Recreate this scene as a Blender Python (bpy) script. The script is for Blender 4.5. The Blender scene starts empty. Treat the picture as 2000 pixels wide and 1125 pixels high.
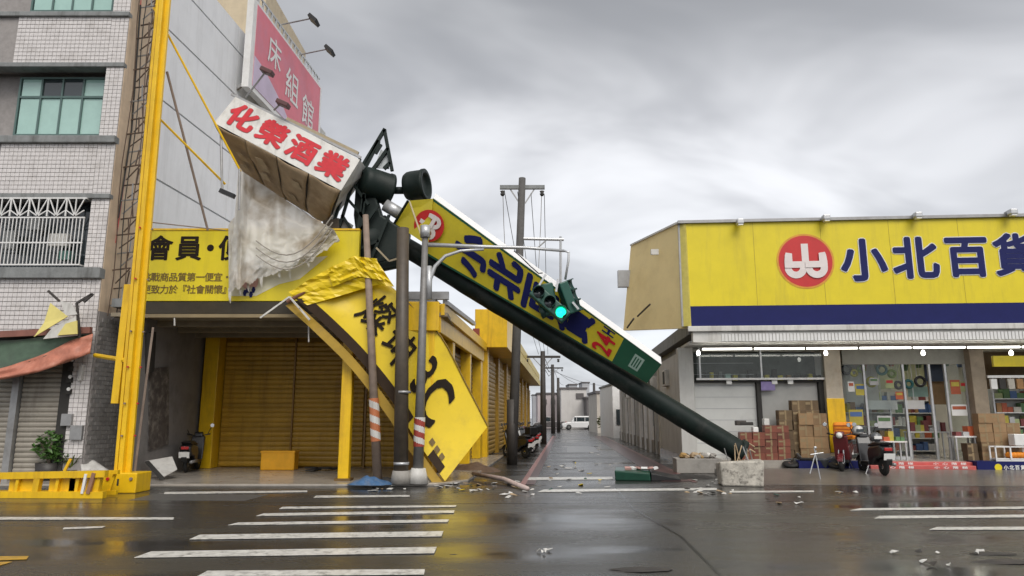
import bpy, math, random
from mathutils import Vector, Matrix, noise
rnd = random.Random(7)
SC = bpy.context.scene
COL = SC.collection
R = math.radians

# ------------------------------------------------------------------ camera
FPX, PITCH, CAMH = 1375.0, R(10.4), 1.6
cam_d = bpy.data.cameras.new('camera'); cam = bpy.data.objects.new('camera', cam_d); COL.objects.link(cam)
cam.location = (0, 0, CAMH); cam.rotation_euler = (math.pi/2 + PITCH, 0, 0)
cam_d.sensor_width = 36; cam_d.lens = FPX/2000*36; cam_d.clip_start = .1; cam_d.clip_end = 3000
SC.camera = cam
# ------------------------------------------------------------------ world: overcast sky
SUN_EL, SUN_AZ = R(48), R(162)
W = bpy.data.worlds.new('World'); SC.world = W; W.use_nodes = True
nt = W.node_tree; N = nt.nodes; L = nt.links; N.clear()
wo = N.new('ShaderNodeOutputWorld'); bg = N.new('ShaderNodeBackground'); L.new(bg.outputs[0], wo.inputs[0])
sky = N.new('ShaderNodeTexSky'); sky.sky_type = 'NISHITA'; sky.sun_disc = False
sky.sun_elevation = SUN_EL; sky.sun_rotation = SUN_AZ; sky.dust_density = 4
tc = N.new('ShaderNodeTexCoord')
sep = N.new('ShaderNodeSeparateXYZ'); L.new(tc.outputs['Generated'], sep.inputs[0])
# cloud layer: project the view direction on a high plane so that the banks flatten towards the horizon
zz = N.new('ShaderNodeMath'); zz.operation = 'MAXIMUM'; zz.inputs[1].default_value = 0; L.new(sep.outputs['Z'], zz.inputs[0])
za = N.new('ShaderNodeMath'); za.operation = 'ADD'; za.inputs[1].default_value = .42; L.new(zz.outputs[0], za.inputs[0])
dv = N.new('ShaderNodeVectorMath'); dv.operation = 'DIVIDE'
cb = N.new('ShaderNodeCombineXYZ')
for i in range(3): L.new(za.outputs[0], cb.inputs[i])
L.new(tc.outputs['Generated'], dv.inputs[0]); L.new(cb.outputs[0], dv.inputs[1])
mp = N.new('ShaderNodeMapping'); mp.inputs['Location'].default_value = (3.1, .4, 0); mp.inputs['Scale'].default_value = (.9, 1.5, 0); L.new(dv.outputs[0], mp.inputs[0])
n1 = N.new('ShaderNodeTexNoise'); n1.inputs['Scale'].default_value = 2.0; n1.inputs['Detail'].default_value = 4; n1.inputs['Roughness'].default_value = .5; n1.inputs['Distortion'].default_value = .5
L.new(mp.outputs[0], n1.inputs['Vector'])
cr = N.new('ShaderNodeValToRGB'); cr.color_ramp.interpolation = 'EASE'
cr.color_ramp.elements[0].position = .30; cr.color_ramp.elements[0].color = (.52, .52, .53, 1)
cr.color_ramp.elements[1].position = .66; cr.color_ramp.elements[1].color = (.92, .92, .93, 1)
L.new(n1.outputs['Fac'], cr.inputs[0])
# cloud base is thicker, so darker, overhead and thinner towards the horizon
er = N.new('ShaderNodeValToRGB'); er.color_ramp.interpolation = 'EASE'
er.color_ramp.elements[0].position = .02; er.color_ramp.elements[0].color = (.42, .435, .455, 1)
er.color_ramp.elements[1].position = .58; er.color_ramp.elements[1].color = (.27, .27, .268, 1)
e2 = er.color_ramp.elements.new(.30); e2.color = (.45, .45, .453, 1)
L.new(sep.outputs['Z'], er.inputs[0])
mu = N.new('ShaderNodeMixRGB'); mu.blend_type = 'MULTIPLY'; mu.inputs[0].default_value = 1
L.new(cr.outputs[0], mu.inputs[1]); L.new(er.outputs[0], mu.inputs[2])
# the Nishita sky shows faintly through the cover
sk = N.new('ShaderNodeMixRGB'); sk.blend_type = 'MULTIPLY'; sk.inputs[0].default_value = 1; sk.inputs[2].default_value = (.1, .1, .1, 1)
L.new(sky.outputs[0], sk.inputs[1])
mx = N.new('ShaderNodeMixRGB'); mx.inputs[0].default_value = .9; L.new(sk.outputs[0], mx.inputs[1]); L.new(mu.outputs[0], mx.inputs[2])
L.new(mx.outputs[0], bg.inputs['Color']); bg.inputs['Strength'].default_value = 1.65
# ------------------------------------------------------------------ sun (diffused by the clouds) and exposure
sd = bpy.data.lights.new('sun', 'SUN'); so = bpy.data.objects.new('sun', sd); COL.objects.link(so)
sd.energy = 1.5; sd.angle = R(40); sd.color = (1, .96, .9)
so.rotation_euler = (R(90)-SUN_EL, 0, R(18))
so.location = (0, -20, 40)
SC.view_settings.view_transform = 'Standard'; SC.view_settings.look = 'None'; SC.view_settings.gamma = 1
SC.view_settings.use_curve_mapping = False; SC.view_settings.exposure = .6
try:
    SC.cycles.use_denoising = True; SC.cycles.max_bounces = 7; SC.cycles.caustics_reflective = False
except Exception: pass

# ------------------------------------------------------------------ measuring from the photograph (2000 x 1125 pixels)
CT, ST = math.cos(PITCH), math.sin(PITCH)
def ray(u, v):
    x = (u-1000)/FPX; z = -(v-562.5)/FPX
    return Vector((x, CT - z*ST, ST + z*CT))
def at(u, v, Y):
    d = ray(u, v); t = Y/d.y; return Vector((d.x*t, Y, CAMH + d.z*t))
def gr(u, v, z0=0):
    d = ray(u, v); t = (z0-CAMH)/d.z; return Vector((d.x*t, d.y*t, z0))
def hit(u, v, p, n):
    d = ray(u, v); o = Vector((0, 0, CAMH)); t = (Vector(p)-o).dot(n)/d.dot(n); return o + d*t

# ------------------------------------------------------------------ materials
MC = {}
def mat(name, col, rough=.55, var=.14, scale=5, metal=0, bump=0, spec=.5, dirt=None, damt=.5, dscale=1.2, rand=0, emit=0, streak=False, trans=0, coat=0):
    if name in MC: return MC[name]
    m = bpy.data.materials.new(name); m.use_nodes = True; MC[name] = m
    t = m.node_tree; nn = t.nodes; ll = t.links
    b = nn['Principled BSDF']; b.inputs['Roughness'].default_value = rough; b.inputs['Metallic'].default_value = metal
    b.inputs['Specular IOR Level'].default_value = spec
    if coat: b.inputs['Coat Weight'].default_value = coat; b.inputs['Coat Roughness'].default_value = .12
    c = (col[0], col[1], col[2], 1)
    tcn = nn.new('ShaderNodeTexCoord'); geo = nn.new('ShaderNodeNewGeometry')
    no = nn.new('ShaderNodeTexNoise'); no.inputs['Scale'].default_value = scale; no.inputs['Detail'].default_value = 6; no.inputs['Roughness'].default_value = .65
    ll.new(geo.outputs['Position'], no.inputs['Vector'])
    rp = nn.new('ShaderNodeMapRange'); rp.inputs[1].default_value = .3; rp.inputs[2].default_value = .7; rp.inputs[3].default_value = 1-var; rp.inputs[4].default_value = 1+var
    ll.new(no.outputs['Fac'], rp.inputs[0])
    fac = rp.outputs[0]
    if rand:
        oi = nn.new('ShaderNodeObjectInfo'); r2 = nn.new('ShaderNodeMapRange'); r2.inputs[3].default_value = 1-rand; r2.inputs[4].default_value = 1+rand
        ll.new(oi.outputs['Random'], r2.inputs[0]); m2 = nn.new('ShaderNodeMath'); m2.operation = 'MULTIPLY'
        ll.new(fac, m2.inputs[0]); ll.new(r2.outputs[0], m2.inputs[1]); fac = m2.outputs[0]
    vm = nn.new('ShaderNodeVectorMath'); vm.operation = 'SCALE'; vm.inputs[0].default_value = col[:3]; ll.new(fac, vm.inputs['Scale'])
    cout = vm.outputs[0]
    if dirt:
        n2 = nn.new('ShaderNodeTexNoise'); n2.inputs['Scale'].default_value = dscale; n2.inputs['Detail'].default_value = 8; n2.inputs['Roughness'].default_value = .7
        if streak:
            mpn = nn.new('ShaderNodeMapping'); mpn.inputs['Scale'].default_value = (3, 3, .35); ll.new(geo.outputs['Position'], mpn.inputs[0]); ll.new(mpn.outputs[0], n2.inputs['Vector'])
        else: ll.new(geo.outputs['Position'], n2.inputs['Vector'])
        r3 = nn.new('ShaderNodeMapRange'); r3.inputs[1].default_value = .5; r3.inputs[2].default_value = .72; r3.inputs[3].default_value = 0; r3.inputs[4].default_value = damt
        ll.new(n2.outputs['Fac'], r3.inputs[0])
        mi = nn.new('ShaderNodeMixRGB'); mi.inputs[2].default_value = (*dirt, 1); ll.new(r3.outputs[0], mi.inputs[0]); ll.new(cout, mi.inputs[1]); cout = mi.outputs[0]
    ll.new(cout, b.inputs['Base Color'])
    if emit:
        b.inputs['Emission Color'].default_value = c; b.inputs['Emission Strength'].default_value = emit
    if trans: b.inputs['Transmission Weight'].default_value = trans
    if bump:
        bp = nn.new('ShaderNodeBump'); bp.inputs['Strength'].default_value = bump; bp.inputs['Distance'].default_value = .02
        n4 = nn.new('ShaderNodeTexNoise'); n4.inputs['Scale'].default_value = scale*5; n4.inputs['Detail'].default_value = 5; ll.new(geo.outputs['Position'], n4.inputs['Vector'])
        ll.new(n4.outputs['Fac'], bp.inputs['Height']); ll.new(bp.outputs[0], b.inputs['Normal'])
    return m

GRIME = (.09, .075, .055); RUST = (.17, .06, .02)
YEL = mat('yellow_paint', (.80, .50, .012), .35, .10, 3, dirt=(.35, .17, .02), damt=.55, dscale=1.6, streak=True)
YELSIGN = mat('yellow_sign_sheet', (.74, .60, .012), .4, .06, 1.5, dirt=(.52, .41, .03), damt=.45, dscale=1.5, streak=True)
YELPANEL = mat('yellow_fallen_sheet', (.80, .58, .010), .35, .06, 1.5, dirt=(.42, .28, .03), damt=.4, dscale=1.4)
YELOLIVE = mat('yellow_sign_face', (.60, .50, .03), .4, .07, 2, dirt=(.33, .27, .04), damt=.4)
TAN = mat('tan_sign_sheet', (.84, .68, .34), .5, .05, 1, dirt=(.62, .48, .22), damt=.5, dscale=.8)
GOLD = mat('gold_shutter', (.46, .27, .03), .4, .12, 3, dirt=(.16, .08, .01), damt=.5, rand=.1, streak=True)
SHUT = mat('grey_shutter', (.36, .33, .28), .4, .12, 3, metal=.2, dirt=GRIME, damt=.5, rand=.09, streak=True)
TILE = mat('white_tile', (.68, .65, .64), .3, .10, 9, dirt=(.34, .31, .28), damt=.5, dscale=2, rand=.09)
GROUT = mat('tile_grout', (.30, .28, .27), .8, .15, 6)
DTILE = mat('grey_tile', (.26, .25, .24), .35, .15, 9, dirt=GRIME, damt=.4, rand=.12)
CONC = mat('concrete', (.30, .285, .26), .75, .18, 3, bump=.25, dirt=(.12, .11, .10), damt=.6, dscale=1.4)
LEDGE = mat('ledge_concrete', (.22, .23, .23), .7, .2, 4, bump=.2, dirt=(.07, .07, .065), damt=.7, streak=True)
PLAST = mat('tan_plaster', (.64, .50, .36), .8, .12, 2.5, bump=.15, dirt=(.33, .25, .18), damt=.6, dscale=1.3, streak=True)
WHITEP = mat('white_cladding', (.78, .79, .81), .5, .05, 1.2, dirt=(.5, .5, .5), damt=.4, dscale=.7, streak=True)
SEAM = mat('grey_seam', (.40, .41, .43), .6, .08, 3)
WHITE = mat('white_paint', (.74, .74, .73), .45, .06, 4, dirt=(.45, .43, .4), damt=.35)
DIRTYW = mat('dirty_white', (.60, .59, .56), .6, .12, 2.5, dirt=(.25, .23, .2), damt=.6, dscale=1.3, streak=True)
OFFW = mat('off_white_wall', (.50, .50, .48), .6, .10, 2, dirt=(.28, .26, .24), damt=.5, streak=True)
GREYST = mat('grey_steel', (.34, .34, .34), .42, .12, 6, metal=.5, dirt=GRIME, damt=.4)
LSTEEL = mat('galvanised_steel', (.52, .53, .54), .38, .1, 6, metal=.5)
BROWNW = mat('plywood', (.42, .31, .19), .7, .2, 2.2, bump=.2, dirt=(.2, .12, .055), damt=.7, dscale=1.5)
DKGREEN = mat('dark_green_paint', (.008, .016, .014), .5, .2, 4, spec=.25, dirt=(.03, .035, .03), damt=.5)
GREENS = mat('green_sign', (.012, .085, .045), .4, .1, 3)
SIGGRN = mat('signal_green_housing', (.015, .085, .062), .4, .12, 5)
BLACK = mat('black_plastic', (.012, .012, .013), .38, .2, 6)
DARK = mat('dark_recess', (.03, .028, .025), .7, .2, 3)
TYRE = mat('tyre_rubber', (.015, .015, .015), .7, .2, 8)
RED = mat('red_paint', (.50, .02, .025), .4, .12, 4)
REDTXT = mat('red_letter', (.52, .018, .03), .5, .15, 6, spec=.2)
NAVY = mat('navy_print', (.012, .016, .10), .5, .08, 4, spec=.2)
BLKTXT = mat('black_letter', (.018, .012, .008), .6, .15, 6, spec=.15)
BRNTXT = mat('brown_letter', (.16, .10, .02), .5, .15, 6)
POLEGREY = mat('pole_grey', (.20, .195, .19), .5, .15, 6, metal=.2, dirt=GRIME, damt=.5)
POLEDK = mat('pole_dark', (.045, .04, .036), .6, .2, 6, dirt=(.12, .09, .07), damt=.4)
POLEBR = mat('pole_weathered', (.25, .19, .15), .7, .2, 5, dirt=(.12, .08, .06), damt=.6)
CONCPOLE = mat('concrete_pole', (.09, .087, .084), .8, .15, 5, bump=.2, dirt=(.08, .08, .075), damt=.5)
ROADW = mat('road_paint_white', (.66, .65, .61), .33, .2, 6, dirt=(.10, .098, .092), damt=1.0, dscale=9)
ROADY = mat('road_paint_yellow', (.62, .36, .04), .3, .2, 6, dirt=(.1, .09, .07), damt=.7, dscale=5)
ROADR = mat('road_paint_red', (.085, .032, .03), .3, .2, 6, dirt=(.06, .05, .05), damt=.8, dscale=3)
PINKL = mat('kerb_line_pink', (.34, .16, .15), .3, .2, 6, dirt=(.3, .2, .19), damt=.6, dscale=4)
REDTARP = mat('red_tarp', (.46, .17, .11), .5, .18, 6, bump=.3, dirt=(.55, .28, .2), damt=.5, dscale=3)
GRNTARP = mat('green_tarp', (.06, .10, .065), .5, .2, 6, dirt=(.05, .06, .05), damt=.5)
TARP = mat('white_tarp', (.56, .54, .49), .6, .1, 3, dirt=(.30, .26, .2), damt=.6, dscale=1.6)
CARD = mat('cardboard', (.24, .15, .075), .75, .14, 5, rand=.3)
CARDD = mat('dark_cardboard', (.12, .08, .042), .75, .2, 5, rand=.25)
REDCR = mat('red_crate', (.17, .05, .03), .5, .15, 5, rand=.3)
ORANGE = mat('orange_box', (.85, .42, .015), .4, .1, 4, dirt=(.4, .15, .01), damt=.3)
ORBAG = mat('orange_cloth', (.80, .27, .015), .55, .15, 6, bump=.3)
BLUE = mat('blue_tarp', (.05, .12, .24), .45, .3, 8, dirt=(.25, .26, .28), damt=.6, dscale=7)
LEAF = mat('leaf', (.06, .14, .025), .45, .4, 12, rand=.1)
POT = mat('pot', (.03, .026, .024), .5, .2, 6)
CHROME = mat('chrome', (.6, .6, .6), .18, .05, 6, metal=1)
SKIN = mat('print_pink', (.62, .36, .32), .5, .1, 9)
PINK = mat('billboard_pink', (.66, .17, .22), .5, .12, .5, dirt=(.52, .28, .38), damt=.5, dscale=.35)
LILAC = mat('billboard_lilac', (.55, .46, .60), .5, .12, 1)
FLOOR = mat('wet_arcade_floor', (.36, .33, .29), .22, .12, 3, dirt=(.18, .165, .15), damt=.6, dscale=1.3)
APRON = mat('wet_apron', (.15, .14, .125), .28, .2, 3, dirt=(.07, .066, .06), damt=.7, dscale=1.2, bump=.1)
PLATE = mat('number_plate', (.78, .78, .76), .4, .04, 6)
TUBE = mat('lit_tube', (1, .97, .88), .4, 0, 5, emit=4.5)
BULB = mat('lit_bulb', (1, .97, .9), .4, 0, 5, emit=5)
PANELL = mat('lit_ceiling_panel', (1, .95, .82), .4, 0, 5, emit=9)
GREENLED = mat('lit_green_signal', (.01, .9, .42), .3, 0, 5, emit=1.7)
HEADL = mat('headlight_lens', (.75, .75, .72), .1, .05, 5)
REDGLOW = mat('tail_lens', (.4, .02, .02), .2, .05, 5)
CREAMB = mat('cream_wall', (.55, .46, .32), .7, .1, 2, dirt=(.35, .28, .2), damt=.5, streak=True)
FARW = mat('far_wall', (.58, .56, .54), .7, .08, .6, dirt=(.4, .38, .36), damt=.5, dscale=.5, streak=True)
FARD = mat('far_dark', (.12, .11, .11), .7, .15, .6)
CARW = mat('car_white', (.72, .72, .72), .2, .02, 2, coat=.6)
CARD2 = mat('car_grey', (.10, .09, .09), .25, .05, 2, coat=.6)
def glass(name, col, rough=.06, alpha=1.0):
    m = mat(name, col, rough, .06, 3, spec=.8); return m
GLTEAL = glass('teal_glass', (.36, .55, .50))
GLDK = glass('dark_glass', (.03, .04, .045))
GCLEAR = bpy.data.materials.new('shop_glass'); GCLEAR.use_nodes = True
_b = GCLEAR.node_tree.nodes['Principled BSDF']; _n = GCLEAR.node_tree
_b.inputs['Roughness'].default_value = .03
_t = _n.nodes.new('ShaderNodeBsdfTransparent'); _t.inputs[0].default_value = (.9, .93, .92, 1); _g = _n.nodes.new('ShaderNodeBsdfGlossy'); _g.inputs['Roughness'].default_value = .03
_f = _n.nodes.new('ShaderNodeFresnel'); _f.inputs[0].default_value = 1.45; _x = _n.nodes.new('ShaderNodeMixShader')
_n.links.new(_f.outputs[0], _x.inputs[0]); _n.links.new(_t.outputs[0], _x.inputs[1]); _n.links.new(_g.outputs[0], _x.inputs[2])
_n.links.new(_x.outputs[0], _n.nodes['Material Output'].inputs[0])

# wet asphalt: base colour, gloss that follows the water film, and puddles
AS = bpy.data.materials.new('wet_asphalt'); AS.use_nodes = True
t = AS.node_tree; b = t.nodes['Principled BSDF']; geo = t.nodes.new('ShaderNodeNewGeometry')
na = t.nodes.new('ShaderNodeTexNoise'); na.inputs['Scale'].default_value = .32; na.inputs['Detail'].default_value = 7; na.inputs['Roughness'].default_value = .6
mpa = t.nodes.new('ShaderNodeMapping'); mpa.inputs['Scale'].default_value = (.55, 1.5, 1); t.links.new(geo.outputs['Position'], mpa.inputs[0]); t.links.new(mpa.outputs[0], na.inputs['Vector'])
nb = t.nodes.new('ShaderNodeTexNoise'); nb.inputs['Scale'].default_value = 38; nb.inputs['Detail'].default_value = 3; t.links.new(geo.outputs['Position'], nb.inputs['Vector'])
ra = t.nodes.new('ShaderNodeValToRGB'); ra.color_ramp.elements[0].position = .34; ra.color_ramp.elements[0].color = (.10, .10, .10, 1); ra.color_ramp.elements[1].position = .54; ra.color_ramp.elements[1].color = (.27, .27, .27, 1); _e = ra.color_ramp.elements.new(.68); _e.color = (.42, .42, .42, 1)
t.links.new(na.outputs['Fac'], ra.inputs[0]); t.links.new(ra.outputs[0], b.inputs['Roughness'])
rc = t.nodes.new('ShaderNodeValToRGB'); rc.color_ramp.elements[0].position = .3; rc.color_ramp.elements[0].color = (.024, .0235, .023, 1); rc.color_ramp.elements[1].position = .75; rc.color_ramp.elements[1].color = (.078, .075, .070, 1)
mxa = t.nodes.new('ShaderNodeMixRGB'); mxa.inputs[0].default_value = .5; t.links.new(na.outputs['Fac'], mxa.inputs[1]); t.links.new(nb.outputs['Fac'], mxa.inputs[2])
t.links.new(mxa.outputs[0], rc.inputs[0]); t.links.new(rc.outputs[0], b.inputs['Base Color'])
bpn = t.nodes.new('ShaderNodeBump'); bpn.inputs['Distance'].default_value = .01
rb = t.nodes.new('ShaderNodeMapRange'); rb.inputs[1].default_value = .38; rb.inputs[2].default_value = .6; rb.inputs[3].default_value = .04; rb.inputs[4].default_value = 1.0
t.links.new(na.outputs['Fac'], rb.inputs[0]); t.links.new(rb.outputs[0], bpn.inputs['Strength'])
t.links.new(nb.outputs['Fac'], bpn.inputs['Height']); t.links.new(bpn.outputs[0], b.inputs['Normal'])
b.inputs['Specular IOR Level'].default_value = .45

# ------------------------------------------------------------------ building helpers
class MB:
    def __init__(s): s.v = []; s.f = []; s.sm = False
    def add(s, vs, fs):
        k = len(s.v); s.v += [tuple(p) for p in vs]; s.f += [tuple(i+k for i in f) for f in fs]; return s
    def box(s, a, b2, M=None):
        x0, y0, z0 = [min(p, q) for p, q in zip(a, b2)]; x1, y1, z1 = [max(p, q) for p, q in zip(a, b2)]
        vs = [Vector(p) for p in ((x0,y0,z0),(x1,y0,z0),(x1,y1,z0),(x0,y1,z0),(x0,y0,z1),(x1,y0,z1),(x1,y1,z1),(x0,y1,z1))]
        if M is not None: vs = [M @ p for p in vs]
        return s.add(vs, [(3,2,1,0),(4,5,6,7),(0,1,5,4),(1,2,6,5),(2,3,7,6),(3,0,4,7)])
    def cb(s, c, d, M=None):
        c = Vector(c); h = Vector(d)/2
        if M is None: return s.box(c-h, c+h)
        return s.box(-h, h, Matrix.Translation(c) @ M)
    def bar(s, p, q, w, h=None):          # rectangular bar from p to q
        p, q = Vector(p), Vector(q); d = q-p; l = d.length; h = h or w
        z = d.normalized(); ref = Vector((0,0,1)) if abs(z.z) < .95 else Vector((0,1,0))
        x = z.cross(ref).normalized(); y = z.cross(x)
        vs = []
        for e in (p, q):
            for a, c in ((-1,-1),(1,-1),(1,1),(-1,1)): vs.append(e + x*a*w/2 + y*c*h/2)
        return s.add(vs, [(3,2,1,0),(4,5,6,7),(0,1,5,4),(1,2,6,5),(2,3,7,6),(3,0,4,7)])
    def tube(s, pts, r, n=10, r2=None, caps=True):
        pts = [Vector(p) for p in pts]; m = len(pts); k = len(s.v); prev = None
        for i, p in enumerate(pts):
            d = (pts[min(i+1, m-1)] - pts[max(i-1, 0)]).normalized()
            if prev is None:
                ref = Vector((0,0,1)) if abs(d.z) < .9 else Vector((1,0,0)); x = d.cross(ref).normalized()
            else: x = (prev - d*prev.dot(d)).normalized()
            prev = x; y = d.cross(x); rr = r if r2 is None else r + (r2-r)*i/(m-1)
            for j in range(n):
                a = 2*math.pi*j/n; s.v.append(tuple(p + x*math.cos(a)*rr + y*math.sin(a)*rr))
        for i in range(m-1):
            for j in range(n):
                j2 = (j+1) % n; s.f.append((k+i*n+j, k+i*n+j2, k+(i+1)*n+j2, k+(i+1)*n+j))
        if caps:
            s.f.append(tuple(k+j for j in reversed(range(n)))); s.f.append(tuple(k+(m-1)*n+j for j in range(n)))
        return s
    def lathe(s, prof, n=16, M=None):     # profile of (r, z) about z
        k = len(s.v)
        for r, z in prof:
            for j in range(n):
                a = 2*math.pi*j/n; p = Vector((r*math.cos(a), r*math.sin(a), z)); s.v.append(tuple(M @ p if M is not None else p))
        for i in range(len(prof)-1):
            for j in range(n):
                j2 = (j+1) % n; s.f.append((k+i*n+j, k+i*n+j2, k+(i+1)*n+j2, k+(i+1)*n+j))
        s.f.append(tuple(k+j for j in reversed(range(n)))); s.f.append(tuple(k+(len(prof)-1)*n+j for j in range(n)))
        return s
    def slab(s, poly, off):               # polygon of 3D points thickened by the vector off
        n = len(poly); off = Vector(off); a = [Vector(p) for p in poly]; bb = [p+off for p in a]
        return s.add(a+bb, [tuple(range(n)), tuple(range(2*n-1, n-1, -1))] + [(i, i+n, (i+1) % n + n, (i+1) % n) for i in range(n)])
    def grid(s, rows):
        h, w = len(rows), len(rows[0]); k = len(s.v)
        for r in rows: s.v += [tuple(p) for p in r]
        for i in range(h-1):
            for j in range(w-1): s.f.append((k+i*w+j, k+i*w+j+1, k+(i+1)*w+j+1, k+(i+1)*w+j))
        return s
    def mesh(s, name, m, smooth=False):
        me = bpy.data.meshes.new(name); me.from_pydata(s.v, [], s.f)
        if m: me.materials.append(m)
        if smooth:
            me.polygons.foreach_set('use_smooth', [True]*len(me.polygons))
        me.update()
        return me
    def build(s, name, m, parent=None, smooth=False, bevel=0, solid=0):
        o = bpy.data.objects.new(name, s.mesh(name, m, smooth)); COL.objects.link(o)
        if parent is not None: o.parent = parent
        if solid:
            md = o.modifiers.new('thick', 'SOLIDIFY'); md.thickness = solid
        if bevel:
            md = o.modifiers.new('bevel', 'BEVEL'); md.width = bevel; md.segments = 2; md.limit_method = 'ANGLE'
        return o
def tag(o, label, cat, group=None):
    o['label'] = label; o['category'] = cat
    if group: o['group'] = group
    return o
def thing(name, label, cat, loc=(0,0,0), rz=0, group=None):
    o = bpy.data.objects.new(name, None); COL.objects.link(o); o.empty_display_size = .2
    o.location = loc; o.rotation_euler = (0, 0, rz); return tag(o, label, cat, group)
def struct(o): o['kind'] = 'structure'; return o
def stuff(o): o['kind'] = 'stuff'; return o
KIDS = {}
def inst(name, me, parent, loc, rot=(0,0,0), scale=(1,1,1)):
    o = bpy.data.objects.new(name, me); COL.objects.link(o); o.parent = parent; o.location = loc; o.rotation_euler = rot; o.scale = scale; return o
def copy_tree(o, parent=None):
    c = o.copy(); COL.objects.link(c); c.parent = parent
    for k in [q for q in bpy.data.objects if q.parent == o]: copy_tree(k, c)
    return c
GL = {}
def glyph(ch, weight=0):
    if (ch, weight) in GL: return GL[(ch, weight)]
    c = bpy.data.curves.new('g', 'FONT'); c.body = ch; c.offset = weight; c.resolution_u = 3
    o = bpy.data.objects.new('g', c); COL.objects.link(o)
    dg = bpy.context.evaluated_depsgraph_get(); me = o.evaluated_get(dg).to_mesh()
    vs = [tuple(v.co[:2]) for v in me.vertices]; fs = [tuple(p.vertices) for p in me.polygons]
    o.evaluated_get(dg).to_mesh_clear(); bpy.data.objects.remove(o); bpy.data.curves.remove(c)
    x0 = min(v[0] for v in vs); x1 = max(v[0] for v in vs); y0 = min(v[1] for v in vs); y1 = max(v[1] for v in vs)
    if ord(ch) > 0x2e80: cx, cy, sz = .5, .38, 1.0
    else: cx, cy, sz = (x0+x1)/2, .365, .9
    GL[(ch, weight)] = ([((x-cx)/sz, (y-cy)/sz) for x, y in vs], fs); return GL[(ch, weight)]
def char(ch, fn, m, parent, weight=0, name='character'):
    """fn maps the glyph's own square (-.5..+.5) to a point of the sign"""
    vs, fs = glyph(ch, 0); b = MB()
    c0 = Vector(fn(0, 0)); nn = (Vector(fn(.1, 0))-c0).cross(Vector(fn(0, .1))-c0)
    nn = nn.normalized() if nn.length > 0 else Vector((0, -1, 0))
    offs = [(0, 0)]                       # heavier strokes: the outline spread evenly in all directions
    if weight: offs += [(weight*math.cos(a*.7854), weight*math.sin(a*.7854)) for a in range(8)]
    if weight > .04: offs += [(weight*.5*math.cos(a*1.5708), weight*.5*math.sin(a*1.5708)) for a in range(4)]
    for k, (dx, dy) in enumerate(offs):
        b.add([Vector(fn(x+dx, y+dy)) + nn*(.0004*k) for x, y in vs], fs)
    return b.build(name, m, parent)
def bilerp(q, s, t):
    a = q[0]*(1-s) + q[1]*s; b = q[3]*(1-s) + q[2]*s; return a*(1-t) + b*t
def emblem(fn, parent):
    """round shop emblem: red disc, white double-bowl mark with a stem; fn(x, y, lift)"""
    n = 40
    d = MB(); d.add([fn(0, 0, .004)] + [fn(.5*math.cos(6.2832*i/n), .5*math.sin(6.2832*i/n), .004) for i in range(n)], [(0, i+1, (i+1) % n + 1) for i in range(n)])
    o = d.build('emblem', MC['emblem_red'], parent)
    w = MB(); k = [0]
    def poly(pts): k[0] += 1; w.add([fn(x, y, .008+.0012*k[0]) for x, y in pts], [tuple(range(len(pts)))])
    poly([(-.065,-.02), (.065,-.02), (.065,.34), (-.065,.34)])
    for sg in (-1, 1):
        cx = sg*.19; ro, ri = .205, .075
        for i in range(14):
            a0 = math.pi + math.pi*i/14; a1 = math.pi + math.pi*(i+1)/14
            poly([(cx+ro*math.cos(a0), -.13+ro*math.sin(a0)), (cx+ro*math.cos(a1), -.13+ro*math.sin(a1)), (cx+ri*math.cos(a1), -.13+ri*math.sin(a1)), (cx+ri*math.cos(a0), -.13+ri*math.sin(a0))])
        poly([(cx-ro, -.13), (cx+ro, -.13), (cx+ro, -.005), (cx-ro, -.005)])
        xo = sg*.395; xi = sg*.245
        poly([(xo, -.01), (xi, -.01), (xi, .15), (sg*.36, .17), (sg*.38, .12)])
    w.build('mark', MC['emblem_white'], o)
    return o
mat('emblem_red', (.55, .025, .025), .4, .08, 4); mat('emblem_white', (.74, .68, .66), .45, .05, 4)

AL = .0744                                   # the alley runs a few degrees off the camera axis
AROT = -math.atan(AL)

# ================================================================== SETTING: road, pavements, markings
g = MB(); g.box((-400, -60, -.5), (400, 900, 0)); road = struct(g.build('road', AS))
def sheet(poly, z, h=.004):
    return MB().slab([(p[0], p[1], z) for p in poly], (0, 0, h))
def mark(name, px, m, z=.009):
    pts = [gr(u, v) for u, v in px]; sheet(pts, z).build(name, m, road)
mark('crosswalk_stripe', [(385, 1128), (828, 1124), (830, 1114), (405, 1117)], ROADW)
mark('crosswalk_stripe', [(262, 1091), (848, 1082), (853, 1070), (295, 1079)], ROADW)
mark('crosswalk_stripe', [(370, 1055), (862, 1049), (866, 1039), (390, 1046)], ROADW)
mark('crosswalk_stripe', [(445, 1027), (874, 1021), (877, 1016), (465, 1022)], ROADW)
mark('crosswalk_stripe', [(500, 1009), (886, 1003), (888, 998), (515, 1004)], ROADW)
mark('crosswalk_stripe', [(545, 995), (890, 991), (892, 988), (552, 991)], ROADW)
mark('lane_line', [(-60, 1016), (338, 1016), (340, 1012), (-60, 1011)], ROADW)
mark('lane_line', [(122, 1035), (200, 1032), (206, 1029), (125, 1032)], ROADW)
mark('edge_line', [(320, 966), (600, 962), (600, 959), (322, 962)], ROADW)
mark('edge_line', [(612, 973), (800, 971), (800, 968), (618, 969)], ROADW)
mark('edge_line', [(1030, 938), (1198, 937), (1196, 932), (1034, 933)], ROADW)
mark('edge_line', [(1050, 962), (1400, 958), (1400, 954), (1062, 957)], ROADW)
mark('edge_line', [(1425, 963), (1590, 962), (1590, 959), (1425, 960)], ROADW)
mark('crosswalk_stripe', [(1660, 998), (1990, 995), (2060, 993), (2060, 990), (1680, 994)], ROADW)
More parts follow.
